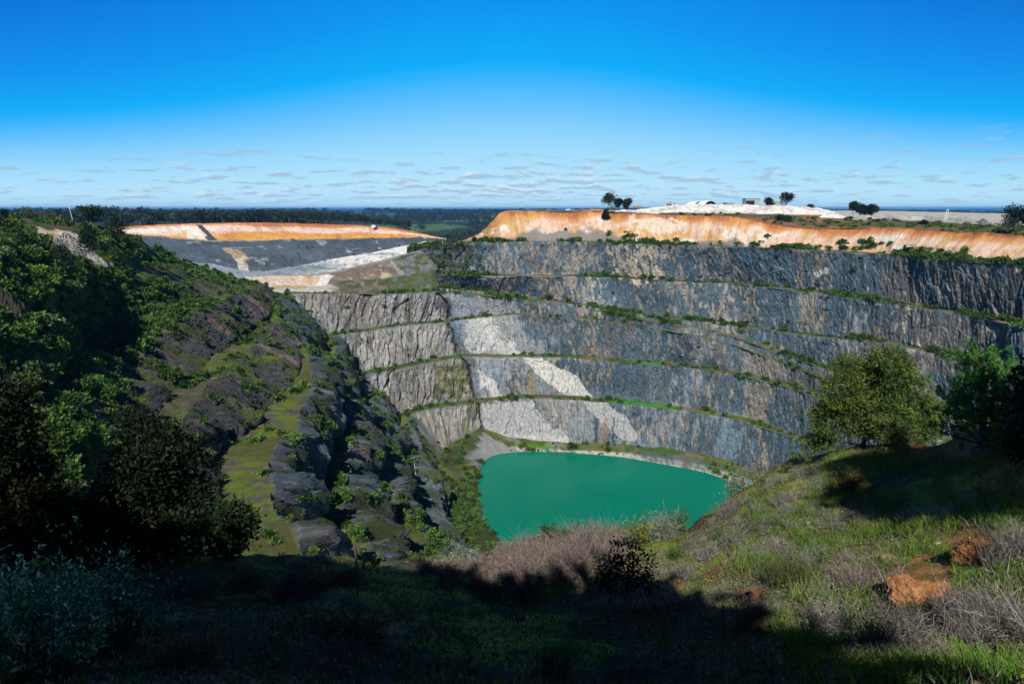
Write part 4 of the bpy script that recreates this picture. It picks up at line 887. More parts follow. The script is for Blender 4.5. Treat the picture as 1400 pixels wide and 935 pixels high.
def far_woods():
    rng = np.random.default_rng(9); pts = []
    for q in range(640):
        px = rng.uniform(-30, 560); row = rng.random() ** .8 * 150
        D0 = np.interp(px, [-30, 175, 290, 400, 500, 560], [862, 846, 830, 826, 826, 800]) + 6
        py = np.interp(px, [-30, 60, 165, 230, 290, 345, 400, 450, 500, 560], [309, 309.5, 310.5, 306.5, 305, 304.5, 305, 306.5, 309, 315.5])
        p = np.array(Pd(px, py, D0)); p[:2] *= (D0 + row) / D0; p[2] -= .5; pts.append(p)
    pts = np.array(pts); S = rng.uniform(13, 18, len(pts)) * (1 - .3 * sst(proj(pts)[0], 440, 560)) * (1 - .15 * sst(proj(pts)[0], 120, 0))
    o_ = np.argsort(pts[:, 1] / pts[:, 2] * 0 + pts[:, 1]); a, b = o_[:230], o_[230:]
    scatter_things('gum_tree', FT, pts[a], S[a], rng, 'tree', lambda p: 'dark green gum tree in the forest along the rim of the far orange pit', 'gum trees along the rim of the far orange pit', (.9, 1.1))
    V1, c1 = stamp(FTL, pts[b], S[b], rng)
    # woods scattered over the country beyond
    LP = LANDP; rr = np.hypot(LP[..., 0], LP[..., 1]); m = (rr > 900) * (rr < 6500) * (LANDC[..., 1] < .05) / (rr ** 1.0)
    px, py = proj(LP); m = m * (px > -40) * (px < 1440); m *= sst(fbm(LP[..., 0] / 260, LP[..., 1] / 500, 3, 3, 931), .40, .46)
    p2, i, j = surf_sample(LP, 5200, rng, m); V2, c2 = stamp(FTL, p2, rng.uniform(13, 20, len(p2)) * (1 + np.hypot(p2[:, 0], p2[:, 1]) / 4000), rng, 1.0)
    tag(obj('woodland', leaf_mesh('woodland', np.vstack([V1, V2]), np.vstack([c1, c2]))), kind='stuff')
    # scrub on the valley slope between the two pits
    m = ((px := proj(LP)[0]) > 560) * (px < 700) * (rr < 1500) * (rr > 640); p3, i, j = surf_sample(LP, 260, rng, m * 1.0); V3, c3 = stamp(SHF, p3, rng.uniform(2, 5, len(p3)), rng)
    tag(obj('valley_scrub', leaf_mesh('valley_scrub', V3, c3)), kind='stuff')
far_woods()
def plateau_scrub():
    rng = np.random.default_rng(15); px = np.concatenate([rng.uniform(1040, 1400, 150), rng.uniform(900, 1100, 20)]); py = np.concatenate([rng.uniform(297, 314, 150), rng.uniform(290, 295, 20)])
    top = np.interp(px, [900, 1000, 1101, 1204, 1306, 1400], [292, 293, 297, 301, 306, 311]); bot = np.interp(px, [900, 1000, 1101, 1204, 1306, 1400], [293.5, 297, 312, 311.5, 317, 323]); P = []
    for a, t_, b_ in zip(px, top, bot):
        f = rng.random(); d0 = np.interp(a, [900, 1000, 1101, 1204, 1306, 1400], [448, 405, 385, 348, 305, 280]); P.append(Pd(a, t_ + (b_ - t_) * (1 - f), d0 + 74 * f))
    V, c = stamp(SHF, np.array(P), rng.uniform(.8, 2.2, len(P)), rng, .7); tag(obj('plateau_scrub', leaf_mesh('plateau_scrub', V, c)), kind='stuff')
plateau_scrub()

def surface_z(P, x, y):
    A = P.reshape(-1, 3); k = np.argmin((A[:, 0] - x) ** 2 + (A[:, 1] - y) ** 2); return A[k, 2]
def lone_tree(name, base, h, lobes, label, cols, rng, nleaf=260, per=8, leaf=.35, trunk_r=.15, group=None, cat='tree', mat=None, bark=None, parts=True, shell=.5, up=.15, spread=None, limbs=6, width=None, hang=0.0, bare=.15):
    """lobes relative to base, in metres"""
    t = empty(name, base); tag(t, label, cat, group)
    V, c = foliage(lobes, nleaf, per, leaf, width or leaf * .6, rng, cols, spread or leaf * 2.2, shell, up, hang)
    obj('crown', leaf_mesh('crown', V, c, mat), t)
    top = max(lobes, key=lambda q: q[2]); paths = [branch((0, 0, -.3), (top[0] * .6, top[1] * .6, top[2] * .75), trunk_r, trunk_r * .35, rng)]
    for q in lobes[:limbs]:
        s0 = paths[0][0][rng.integers(2, 5)]; paths.append(branch(s0, (q[0], q[1], q[2]), trunk_r * .45, trunk_r * .1, rng, 6, .12))
    woody('trunk', paths, bark or BARK, t); return t
def auto_lobes(rng, h, w, n=7, base=.35, conifer=False):
    L_ = []
    for i in range(n):
        if conifer:
            f = (i + .5) / n; L_.append((rng.normal() * w * .06, rng.normal() * w * .06, h * (base + (1 - base) * f), w * .5 * (1.02 - f) + .04 * w))
        else:
            a = rng.random() * 6.28; r = w * .30 * rng.random() ** .5; L_.append((r * math.cos(a), r * math.sin(a), h * (base + (1 - base) * rng.uniform(.15, .80)), w * rng.uniform(.20, .31)))
    return L_
def mid_trees():
    rng = np.random.default_rng(21)
    D_ = [(.024, .040, .020), (.032, .050, .026)]; K = [(.014, .028, .012), (.020, .036, .016)]
    T = [('gum_tree', 832, 287.5, 478, 13, 15, 0, 'largest of three gum trees by the pale heap on the orange rim', D_),
         ('gum_tree', 845.5, 287.5, 486, 9, 7, 0, 'narrow gum tree in the middle of the three on the orange rim', D_),
         ('gum_tree', 857, 287.5, 482, 9, 8, 0, 'small gum tree on the right of the three on the orange rim', D_),
         ('conifer', 828, 301, 462, 8.5, 6, 1, 'small dark conifer standing alone on the orange slope below three gum trees', K),
         ('round_tree', 1050, 280.5, 540, 6, 7.5, 0, 'small round tree between the two green sheds on the plateau', D_),
         ('round_tree', 1075, 281, 530, 10.5, 12.5, 0, 'big dark round tree beside the long green shed on the plateau', K),
         ('dense_tree', 1166, 294, 432, 9.5, 9, 0, 'tall tree at the left end of the dark clump beyond the white heap', K),
         ('dense_tree', 1175, 294.5, 440, 7.5, 7.5, 0, 'second tree from the left in the dark clump beyond the white heap', D_),
         ('dense_tree', 1183, 295, 436, 7, 7.5, 0, 'third tree from the left in the dark clump beyond the white heap', K),
         ('dense_tree', 1192, 295, 434, 7, 8, 0, 'tree at the right end of the dark clump beyond the white heap', D_),
         ('plateau_tree', 1391, 309, 296, 10, 13, 0, 'broad dark tree at the right edge above thick low scrub', K),
         ('plateau_tree', 1412, 312, 290, 9, 11, 0, 'dark tree cut by the right edge of the photo', K),
         ('dense_tree', 128, 304, 235, 6.5, 8.5, 0, 'dense dark bushy tree on the skyline above the white clay cliff', K),
         ('conifer', 161, 318, 232, 8, 6, 1, 'dark conifer at the end of the plateau beside the far orange slope', K),
         ('conifer', 121, 342, 200, 9.5, 6.5, 1, 'dark conifer on the right side of the white clay cliff', K),
         ('conifer', 88, 372, 165, 9.5, 7, 1, 'dark conifer in front of the white clay cliff', K),
         ('conifer', 38, 358, 160, 8.5, 6.5, 1, 'dark conifer in deep shade left of the white clay cliff', K),
         ('skyline_tree', 8, 296, 300, 2.4, 3.5, 0, 'tiny tree on the skyline at the far left edge', K),
         ('pale_tree', 40, 303, 230, 4.0, 7, 0, 'pale green bushy tree on the plateau left of the pole', [(.10, .125, .07)]),
         ('pale_tree', 66, 303, 240, 3.0, 6, 0, 'low pale green bushy tree just left of the pole', [(.09, .11, .06)])]
    for nm, px, py, D0, h, w, con, lab, cols in T:
        lone_tree(nm, Pd(px, py, D0), h, auto_lobes(rng, h, w, 9 if con else 8, .08 if con else .22, con), lab, cols, rng, 330, 7, .8 if D0 > 250 else .5, .22, None, limbs=3, spread=.9 if D0 > 250 else .8, width=.6 if D0 > 250 else .35, shell=.35)
    for px, py, D0, w, lab in ((1384, 311, 291, 7, 'low dark scrub under the broad tree at the right edge'), (1108, 284.5, 520, 5, 'low green bush on the pale ridge left of the small white heap'), (1066, 302, 352, 5, 'wide green shrub thicket on the brown ledge above the orange wall'),
                         (1078, 303.5, 350, 6, 'green shrub beside the wide thicket above the orange wall'), (1263, 306.5, 300, 2.5, 'solitary shrub on the orange rim right of the white mast')):
        lob = auto_lobes(rng, w * .45, w * 1.2, 7, .0); V, c = foliage(lob, 200, 6, .6, .4, rng, K + D_, .8, .5, .2); V[:, 2] = np.maximum(V[:, 2], -.3)
        o = obj('plateau_shrub', leaf_mesh('plateau_shrub', V, c), loc=Pd(px, py, D0)); tag(o, lab, 'shrub')
mid_trees()

# --- trees close by on the right
def px_lobe(base, cx, cy, dd, rpx):
    p = np.array(Pd(cx, cy, dd)) - np.array(base); return (p[0], p[1], p[2], rpx / F * dd / CT * .98)
def near_trees():
    rng = np.random.default_rng(31)
    b = on_slope(1180, 612); D0 = b[1]
    L_ = [px_lobe(b, *q) for q in ((1216, 512, D0, 34), (1190, 530, D0 + .6, 36), (1238, 540, D0, 34), (1152, 540, D0 - .3, 32), (1170, 565, D0 + .5, 36), (1135, 570, D0, 28), (1215, 575, D0 - .8, 36),
                                     (1250, 565, D0 + .5, 30), (1125, 600, D0 + .3, 17), (1108, 612, D0 + .3, 11), (1240, 598, D0 - .3, 22), (1160, 505, D0, 20), (1205, 492, D0, 18), (1262, 590, D0 + .3, 18), (1225, 497, D0 + .4, 18))]
    t = empty('eucalyptus', b); tag(t, 'rounded olive green eucalyptus on the grassy edge above the pit', 'tree')
    L_ = [(a, b_, c_, r * .86) for a, b_, c_, r in L_] + [(a * 1.12 + rng.normal() * .35, b_ + rng.normal() * .5, c_ + rng.normal() * .4, r * .42) for a, b_, c_, r in L_ for _ in range(2)]
    V, c = foliage(L_, 2300, 20, .17, .048, rng, [(.10, .16, .028), (.16, .19, .035), (.060, .115, .030), (.085, .14, .04)], .20, .80, .15, .25); obj('crown', leaf_mesh('crown', V, c), t)
    p0 = branch((0, 0, -.3), L_[1][:3] + np.array((0, 0, -.2)) if False else (L_[4][0] * .5 + .1, 0, L_[4][2]), .13, .07, rng, 7, .05); P_ = [p0]
    for q in L_[:15]: P_.append(branch(p0[0][rng.integers(3, 7)], q[:3], .05, .012, rng, 7, .10))
    P_.append(branch((0, 0, .1), L_[8][:3], .06, .015, rng, 7, .1)); woody('trunk', P_, BARK, t)
    for q in range(14):
        pass
    # pine: tufts of upright needles on rising limbs
    b = on_slope(1345, 612); D0 = b[1]; t = empty('pine_tree', b); tag(t, 'dark pine with upright tufts of needles right of the eucalyptus', 'tree')
    tips = []; limbs = []
    T0 = np.array(Pd(1352, 505, D0)) - b; trunk = branch((0, 0, -.3), T0, .14, .03, rng, 9, .04); limbs.append(trunk)
    for i in range(70):
        f = rng.uniform(.12, .98); s0 = trunk[0][0] + (trunk[0][-1] - trunk[0][0]) * f; s0 = trunk[0][min(8, int(f * 8.99))]
        a = rng.random() * 6.28; ln = (1.15 - f * .75) * rng.uniform(.55, 1.0) * 93 / F * D0; e = s0 + np.array((math.cos(a) * ln, math.sin(a) * ln * .8, ln * rng.uniform(.12, .5))); limbs.append(branch(s0, e, .03, .008, rng, 5, .1))
        for k in range(rng.integers(4, 9)):
            g = rng.uniform(.35, 1.05); q = s0 + (e - s0) * g + rng.normal(size=3) * .16 * ln; tips.append((q, unit(np.array((math.cos(a) * .35, math.sin(a) * .35, 1.0)) + rng.normal(size=3) * .25)))
    for i in range(26):
        q = np.array(Pd(rng.uniform(1330, 1375), rng.uniform(482, 530), D0)) - b + rng.normal(size=3) * .2; tips.append((q, np.array((rng.normal() * .2, rng.normal() * .2, 1.0))))
    PP, AA, LL = [], [], []
    for q, ax in tips:
        ax = unit(ax); n = 46; hgt = rng.uniform(.18, .42); f = rng.random(n); PP.append(q + ax * (f * hgt)[:, None]); AA.append(unit(ax * .9 + unit(rng.normal(size=(n, 3))) * .8)); LL.append(np.full(n, .15) * rng.uniform(.8, 1.2, n))
    PP, AA, LL = np.vstack(PP), np.vstack(AA), np.concatenate(LL); V = cards(PP, AA, LL, np.full(len(PP), .024), rng)
    c = np.repeat(np.array((.055, .15, .028)) * rng.uniform(.6, 1.5, (len(PP), 1)), 4, 0); obj('crown', leaf_mesh('crown', V, c, NEEDLE), t); woody('trunk', limbs, BARK, t)
    # a tree filling the right edge behind the pine, and the dark trees on the left
    b = on_slope(1398, 640); lob = [px_lobe(b, *q) for q in ((1432, 560, b[1], 42), (1440, 600, b[1], 45), (1412, 620, b[1] + .5, 22), (1460, 530, b[1], 50))]
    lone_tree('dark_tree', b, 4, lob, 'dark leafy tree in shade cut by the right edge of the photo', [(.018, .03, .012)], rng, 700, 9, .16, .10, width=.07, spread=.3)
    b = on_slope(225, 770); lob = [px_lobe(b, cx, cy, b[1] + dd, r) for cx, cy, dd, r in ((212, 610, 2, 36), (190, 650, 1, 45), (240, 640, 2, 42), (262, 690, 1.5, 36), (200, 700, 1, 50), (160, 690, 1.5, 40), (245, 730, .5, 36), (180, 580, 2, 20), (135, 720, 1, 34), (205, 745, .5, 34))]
    lone_tree('dark_tree', b, 4, lob, 'dark small-leaved tree standing in shade at the edge of the grassy bench', [(.016, .028, .012), (.024, .040, .016)], rng, 2600, 9, .12, .09, width=.06, spread=.22)  # leaf colour darkened to stand for the shade on this tree
    b = on_slope(316, 768); lob = [px_lobe(b, cx, cy, b[1] + .5, r) for cx, cy, r in ((318, 705, 20), (333, 712, 17), (306, 722, 18), (325, 735, 18), (312, 752, 16))]
    lone_tree('bushy_tree', b, 2, lob, 'small bushy tree catching the sun right of the dark shaded tree', [(.03, .065, .022)], rng, 420, 9, .11, .05, width=.06, spread=.18)
    b = on_slope(40, 770); lob = [px_lobe(b, cx, cy, b[1] + dd, r) for cx, cy, dd, r in ((15, 600, 0, 34), (-20, 560, 0, 50), (25, 650, .5, 40), (60, 690, 0, 36), (10, 700, 0, 50), (95, 715, .5, 34), (60, 740, 0, 40), (-30, 640, 0, 55), (120, 745, .3, 30))]
    lone_tree('dark_tree', b, 4, lob, 'dark tree with a few yellowed leaves at the left edge', [(.014, .024, .010), (.020, .032, .013), (.020, .032, .013), (.016, .028, .01), (.016, .028, .012), (.018, .03, .012), (.020, .032, .013), (.016, .028, .01), (.10, .065, .015)], rng, 2400, 9, .12, .09, width=.06, spread=.22)  # shade put into the dark leaf colours, apart from the yellowed leaves
near_trees()

def shade_trees():
    """trees behind the viewer: their shadow lies over the near slope"""
    rng = np.random.default_rng(41); prof = [(-34, 9), (-20, 9.2), (-11.3, 8.8), (-9.8, 8.9), (-7.6, 9.0), (-6.5, 8.8), (-6.2, 10.0), (-5.5, 11.2), (-5.0, 9.4), (-4.4, 8.0), (-3.5, 7.3), (-2.8, 8.1), (-2.2, 8.6), (-1.4, 8.9), (-.6, 8.5), (.4, 7.8), (.7, 6.7), (.8, 5.5), (.8, 2)]
    xs, zs = [p[0] for p in prof], [p[1] for p in prof]
    spans = [(-34, -20, 'spreading tree'), (-21, -11), (-12, -6.4), (-6.8, -3.6), (-4.2, .75)]
    labs = ['broad dark tree far back on the left behind the viewpoint', 'dense dark tree left of the viewpoint, shading the slope', 'leafy tree behind the viewpoint, second from its right end', 'tall narrow tree with the highest top behind the viewpoint', 'dense tree just behind the viewpoint, nearest the open ground']
    for (a, b, *_), lab in zip(spans, labs):
        lob = []
        for k in range(int((b - a) * 5) + 10):
            x = rng.uniform(a, b); tz = np.interp(x, xs, zs); r = rng.uniform(.5, 1.1); x = min(max(x, a + r * .4), b - r * .9 - .35 if b > 0 else b); tz = min(np.interp(x - r * .6, xs, zs), np.interp(x, xs, zs), np.interp(x + r * .6, xs, zs))
            z = tz - r * .95 if k % 3 else rng.uniform(.8, max(1.5, tz - r)); lob.append((x - (a + b) / 2, rng.normal() * .4, z + 1.3, r))
        lob = [q for q in lob if not (-10 < q[0] + (a + b) / 2 < -5.4 and 4.8 < q[2] - 1.3 < 7.6 and rng.random() < .9)]
        t = lone_tree('shade_tree', ((a + b) / 2, -5.0, -1.3), 10, lob, lab, [(.02, .035, .012)], rng, int(260 * (b - a)) if b > -12 else int(150 * (b - a)), 8, .5, .22, width=.36, spread=.8, shell=.2, limbs=10)
    lob = [(rng.uniform(-.8, 4.2), rng.normal() * .8, rng.uniform(13.0, 19.0), rng.uniform(.8, 1.3)) for _ in range(20)] + [(-1.9, 0, 15.2, .7), (-1.6, 0, 14.0, .9), (3, 0, 15, 1.4)]
    lone_tree('shade_tree', (8.9, -5.0, -1.5), 18, lob, 'tall gum with a high crown behind the viewpoint on the right', [(.03, .045, .015)], rng, 1700, 8, .5, .22, width=.38, spread=.7, shell=.2, limbs=12)
shade_trees()
# ------------------------------------------------------------------ undergrowth on the near slope
def ribbons(Q, w, rng):
    """Q (N,K,3) centre lines, w (N,) base widths: thin tapering strips"""
    N_, K = Q.shape[:2]; t = unit(np.gradient(Q, axis=1)); r = unit(rng.normal(size=(N_, 1, 3))); b = unit(np.cross(t, r))
    ww = w[:, None, None] * np.linspace(1, .25, K)[None, :, None] * .5
    V = np.stack([Q - b * ww, Q + b * ww], 2).reshape(-1, 3); base = (np.arange(N_) * K * 2)[:, None] + (np.arange(K - 1) * 2)[None]
    q = np.stack([base, base + 1, base + 3, base + 2], -1).reshape(-1, 4); return V, q
def rib_mesh(name, parts, mat=None):
    Vs, qs, cs = [], [], []; o = 0
    for V, q, c in parts: Vs.append(V); qs.append(q + o); o += len(V); cs.append(np.repeat(c, len(V) // len(c), 0))
    V = np.vstack(Vs); q = np.vstack(qs); return mesh_np(name, V, q.ravel(), np.arange(len(q)) * 4, mat or STALK, np.vstack(cs))
def blades(P, h, w, lean, rng, K=4):
    n = len(P); a = rng.random(n) * 6.28; d = np.stack([np.cos(a), np.sin(a), a * 0], -1) * (lean * rng.random(n) ** .7)[:, None]; t = np.linspace(0, 1, K)
    Q = P[:, None] + np.array((0, 0, 1.0)) * (h[:, None] * t)[..., None] * (1 - .25 * t[None, :, None] * (lean > .5)) + d[:, None] * (h[:, None] * t ** 1.8)[..., None]
    return Q
def slope_pts(n, rng, polys=None, wfun=None, pw=1.3):
    m = np.ones(FG.shape[:2]) * ((TF > 3.0) & (TF < 6.0))[:, None]; px, py = FGp[..., 0], FGp[..., 1]; m = m * (px > -200) * (px < 1680) * (py < 1000)
    if polys:
        k = np.zeros(px.shape)
        for p in polys: k = np.maximum(k, soft_poly(px, py, p, 10))
        m = m * k
    m = m / np.maximum(np.linalg.norm(FG, axis=-1), 3) ** pw
    if wfun is not None: m = m * wfun(px, py)
    return surf_sample(FG, n, rng, m)[0]
def grasses():
    rng = np.random.default_rng(51)
    bare = [[(1205,812),(1225,775),(1260,755),(1302,770),(1300,815),(1230,828)], [(1290,740),(1320,712),(1360,722),(1360,750),(1320,765)], [(1240,612),(1290,600),(1335,600),(1330,620),(1255,632)], [(995,815),(1045,800),(1045,822),(1010,828)], [(960,790),(985,765),(1010,755),(1000,775)]]
    def nb(px, py):
        k = np.ones(px.shape)
        for p in bare: k = k * (1 - .93 * inpoly(px, py, p))
        return k
    def green(px, py): return nb(px, py) * sst(fbm(px / 28, py / 20, 0, 4, 61), .42, .56)
    G1 = [[(1010,690),(1060,650),(1180,615),(1330,625),(1420,640),(1680,640),(1680,900),(1300,940),(1100,950),(1050,870),(1060,800),(990,790),(1000,730)]]
    P = slope_pts(48000, rng, G1, green, 1.0); P = P[proj(P)[1] > 615]; h = rng.uniform(.10, .34, len(P)) * (.5 + fbm(P[:, 0] / 1.5, P[:, 1] / 1.5, 0, 3, 66)); Q = blades(P, h, None, .6, rng)
    V, q = ribbons(Q, rng.uniform(.008, .018, len(P)), rng); base = np.array([(.10, .22, .025), (.20, .28, .035), (.08, .16, .04), (.28, .29, .09)])
    f = fbm(P[:, 0] / 1.8, P[:, 1] / 1.8, 0, 3, 67); k = np.clip(((f - .3) * 8 + rng.normal(size=len(P)) * .8).astype(int), 0, 3); c = base[k] * rng.uniform(.6, 1.4, (len(P), 1))
    tag(obj('green_grass', rib_mesh('green_grass', [(V, q, c)], LEAF)), kind='stuff')
    # thin dry grass everywhere
    P = slope_pts(34000, rng, None, nb, 1.15); h = rng.uniform(.06, .30, len(P)); Q = blades(P, h, None, .9, rng); V, q = ribbons(Q, rng.uniform(.004, .010, len(P)), rng)
    c = np.array([(.20, .175, .125), (.13, .12, .07), (.26, .245, .21)])[rng.integers(0, 3, len(P))] * rng.uniform(.5, 1.2, (len(P), 1)); tag(obj('dry_grass', rib_mesh('dry_grass', [(V, q, c)])), kind='stuff')
    # low herbs: little leaves hugging the soil
    P = slope_pts(66000, rng, None, lambda a, b: nb(a, b) * (.35 + sst(fbm(a / 22, b / 16, 4, 4, 63), .42, .56)), 1.1); P[:, 2] += rng.random(len(P)) * .08
    A = rng.normal(size=(len(P), 3)); A[:, 2] = abs(A[:, 2]) * .6; V = cards(P, A, rng.uniform(.03, .09, len(P)), rng.uniform(.02, .05, len(P)), rng)
    c = np.array([(.12, .20, .03), (.24, .27, .04), (.18, .21, .12), (.20, .14, .07)])[rng.integers(0, 4, len(P))] * rng.uniform(.6, 1.3, (len(P), 1)); tag(obj('ground_herbs', leaf_mesh('ground_herbs', V, np.repeat(c, 4, 0))), kind='stuff')
grasses()

def twigs(P, n, h, w, lean, rng, cols, K=6, width=.009, curl=.25):
    """n stems from base points P (m,3)"""
    B = P[rng.integers(0, len(P), n)] + rng.normal(size=(n, 3)) * np.array((.03, .03, 0)); hh = h * rng.uniform(.45, 1.0, n); a = rng.random(n) * 6.28; sp = lean * rng.random(n) ** .6
    t = np.linspace(0, 1, K); d = np.stack([np.cos(a), np.sin(a), a * 0], -1)
    Q = B[:, None] + np.array((0, 0, 1.0)) * (hh[:, None] * (t - curl * sp[:, None] * t ** 2.4))[..., None] + d[:, None] * (hh[:, None] * sp[:, None] * t ** 1.3)[..., None]
    wb = np.cumsum(rng.normal(size=(n, K, 3)) * .05 * h, 1); Q = Q + wb * t[None, :, None]
    # side twigs
    m = n * 3; i = rng.integers(0, n, m); j = rng.integers(K // 2 - 1, K, m); S0 = Q[i, j]; dd = unit(unit(Q[i, j] - Q[i, j - 1]) + rng.normal(size=(m, 3)) * .7); ln = hh[i] * rng.uniform(.15, .4, m)
    t3 = np.linspace(0, 1, 3); Q2 = S0[:, None] + dd[:, None] * (ln[:, None] * t3)[..., None] + rng.normal(size=(m, 3, 3)) * .03 * h * t3[None, :, None]
    V, q = ribbons(Q, np.full(n, width), rng); V2, q2 = ribbons(Q2, np.full(m, width * .6), rng); cl = np.array(cols)
    return [(V, q, cl[rng.integers(0, len(cl), n)] * rng.uniform(.5, 1.2, (n, 1))), (V2, q2, cl[rng.integers(0, len(cl), m)] * rng.uniform(.5, 1.2, (m, 1)))], np.vstack([Q[:, -1], Q2[:, -1]])
GREYT = [(.23, .21, .19), (.30, .28, .26), (.17, .14, .12)]; PINKT = [(.20, .15, .125), (.15, .11, .095), (.26, .21, .18)]
def dry_shrub(px, py, wpx, hpx, label, rng, cols=GREYT, n=220, leaf=None, leafn=0, lean=.8, lsz=.03, group=None, name='dry_shrub'):
    b = on_slope(px, py); s = b[1] / F * 1.03; W_, H_ = wpx * s, hpx * s
    B = rng.normal(size=(26, 3)) * np.array((W_ * .22, W_ * .16, 0)); A = np.array([surf_at(b[0] + q[0], b[1] + q[1]) - b[2] for q in B]); B[:, 2] = np.clip(A, -W_, W_) - .03
    parts, tips = twigs(B, n, H_, W_, lean * W_ / max(H_, .01) * .5, rng, cols, width=.0075 + .0004 * b[1])
    if leafn:
        t = empty(name, b); tag(t, label, 'shrub', group); obj('stems', rib_mesh('stems', parts), t)
        ends = np.vstack([p[0].reshape(-1, 3)[rng.integers(0, len(p[0]), leafn // 2)] for p in parts]); ends = ends[ends[:, 2] > H_ * .18]
        V = cards(ends + rng.normal(size=ends.shape) * .02, rng.normal(size=ends.shape) + np.array((0, 0, .5)), lsz * rng.uniform(.6, 1.5, len(ends)), lsz * .4 * np.ones(len(ends)), rng)
        cl = np.array(leaf)[rng.integers(0, len(leaf), len(ends))] * rng.uniform(.6, 1.3, (len(ends), 1)); obj('leaves', leaf_mesh('leaves', V, np.repeat(cl, 4, 0)), t)
    else:
        o = obj(name, rib_mesh(name, parts), loc=b); tag(o, label, 'shrub', group)
_sx = FG[(TF > 2.8)].reshape(-1, 3)
def surf_at(x, y):
    return _sx[np.argmin((_sx[:, 0] - x) ** 2 + (_sx[:, 1] - y) ** 2), 2]
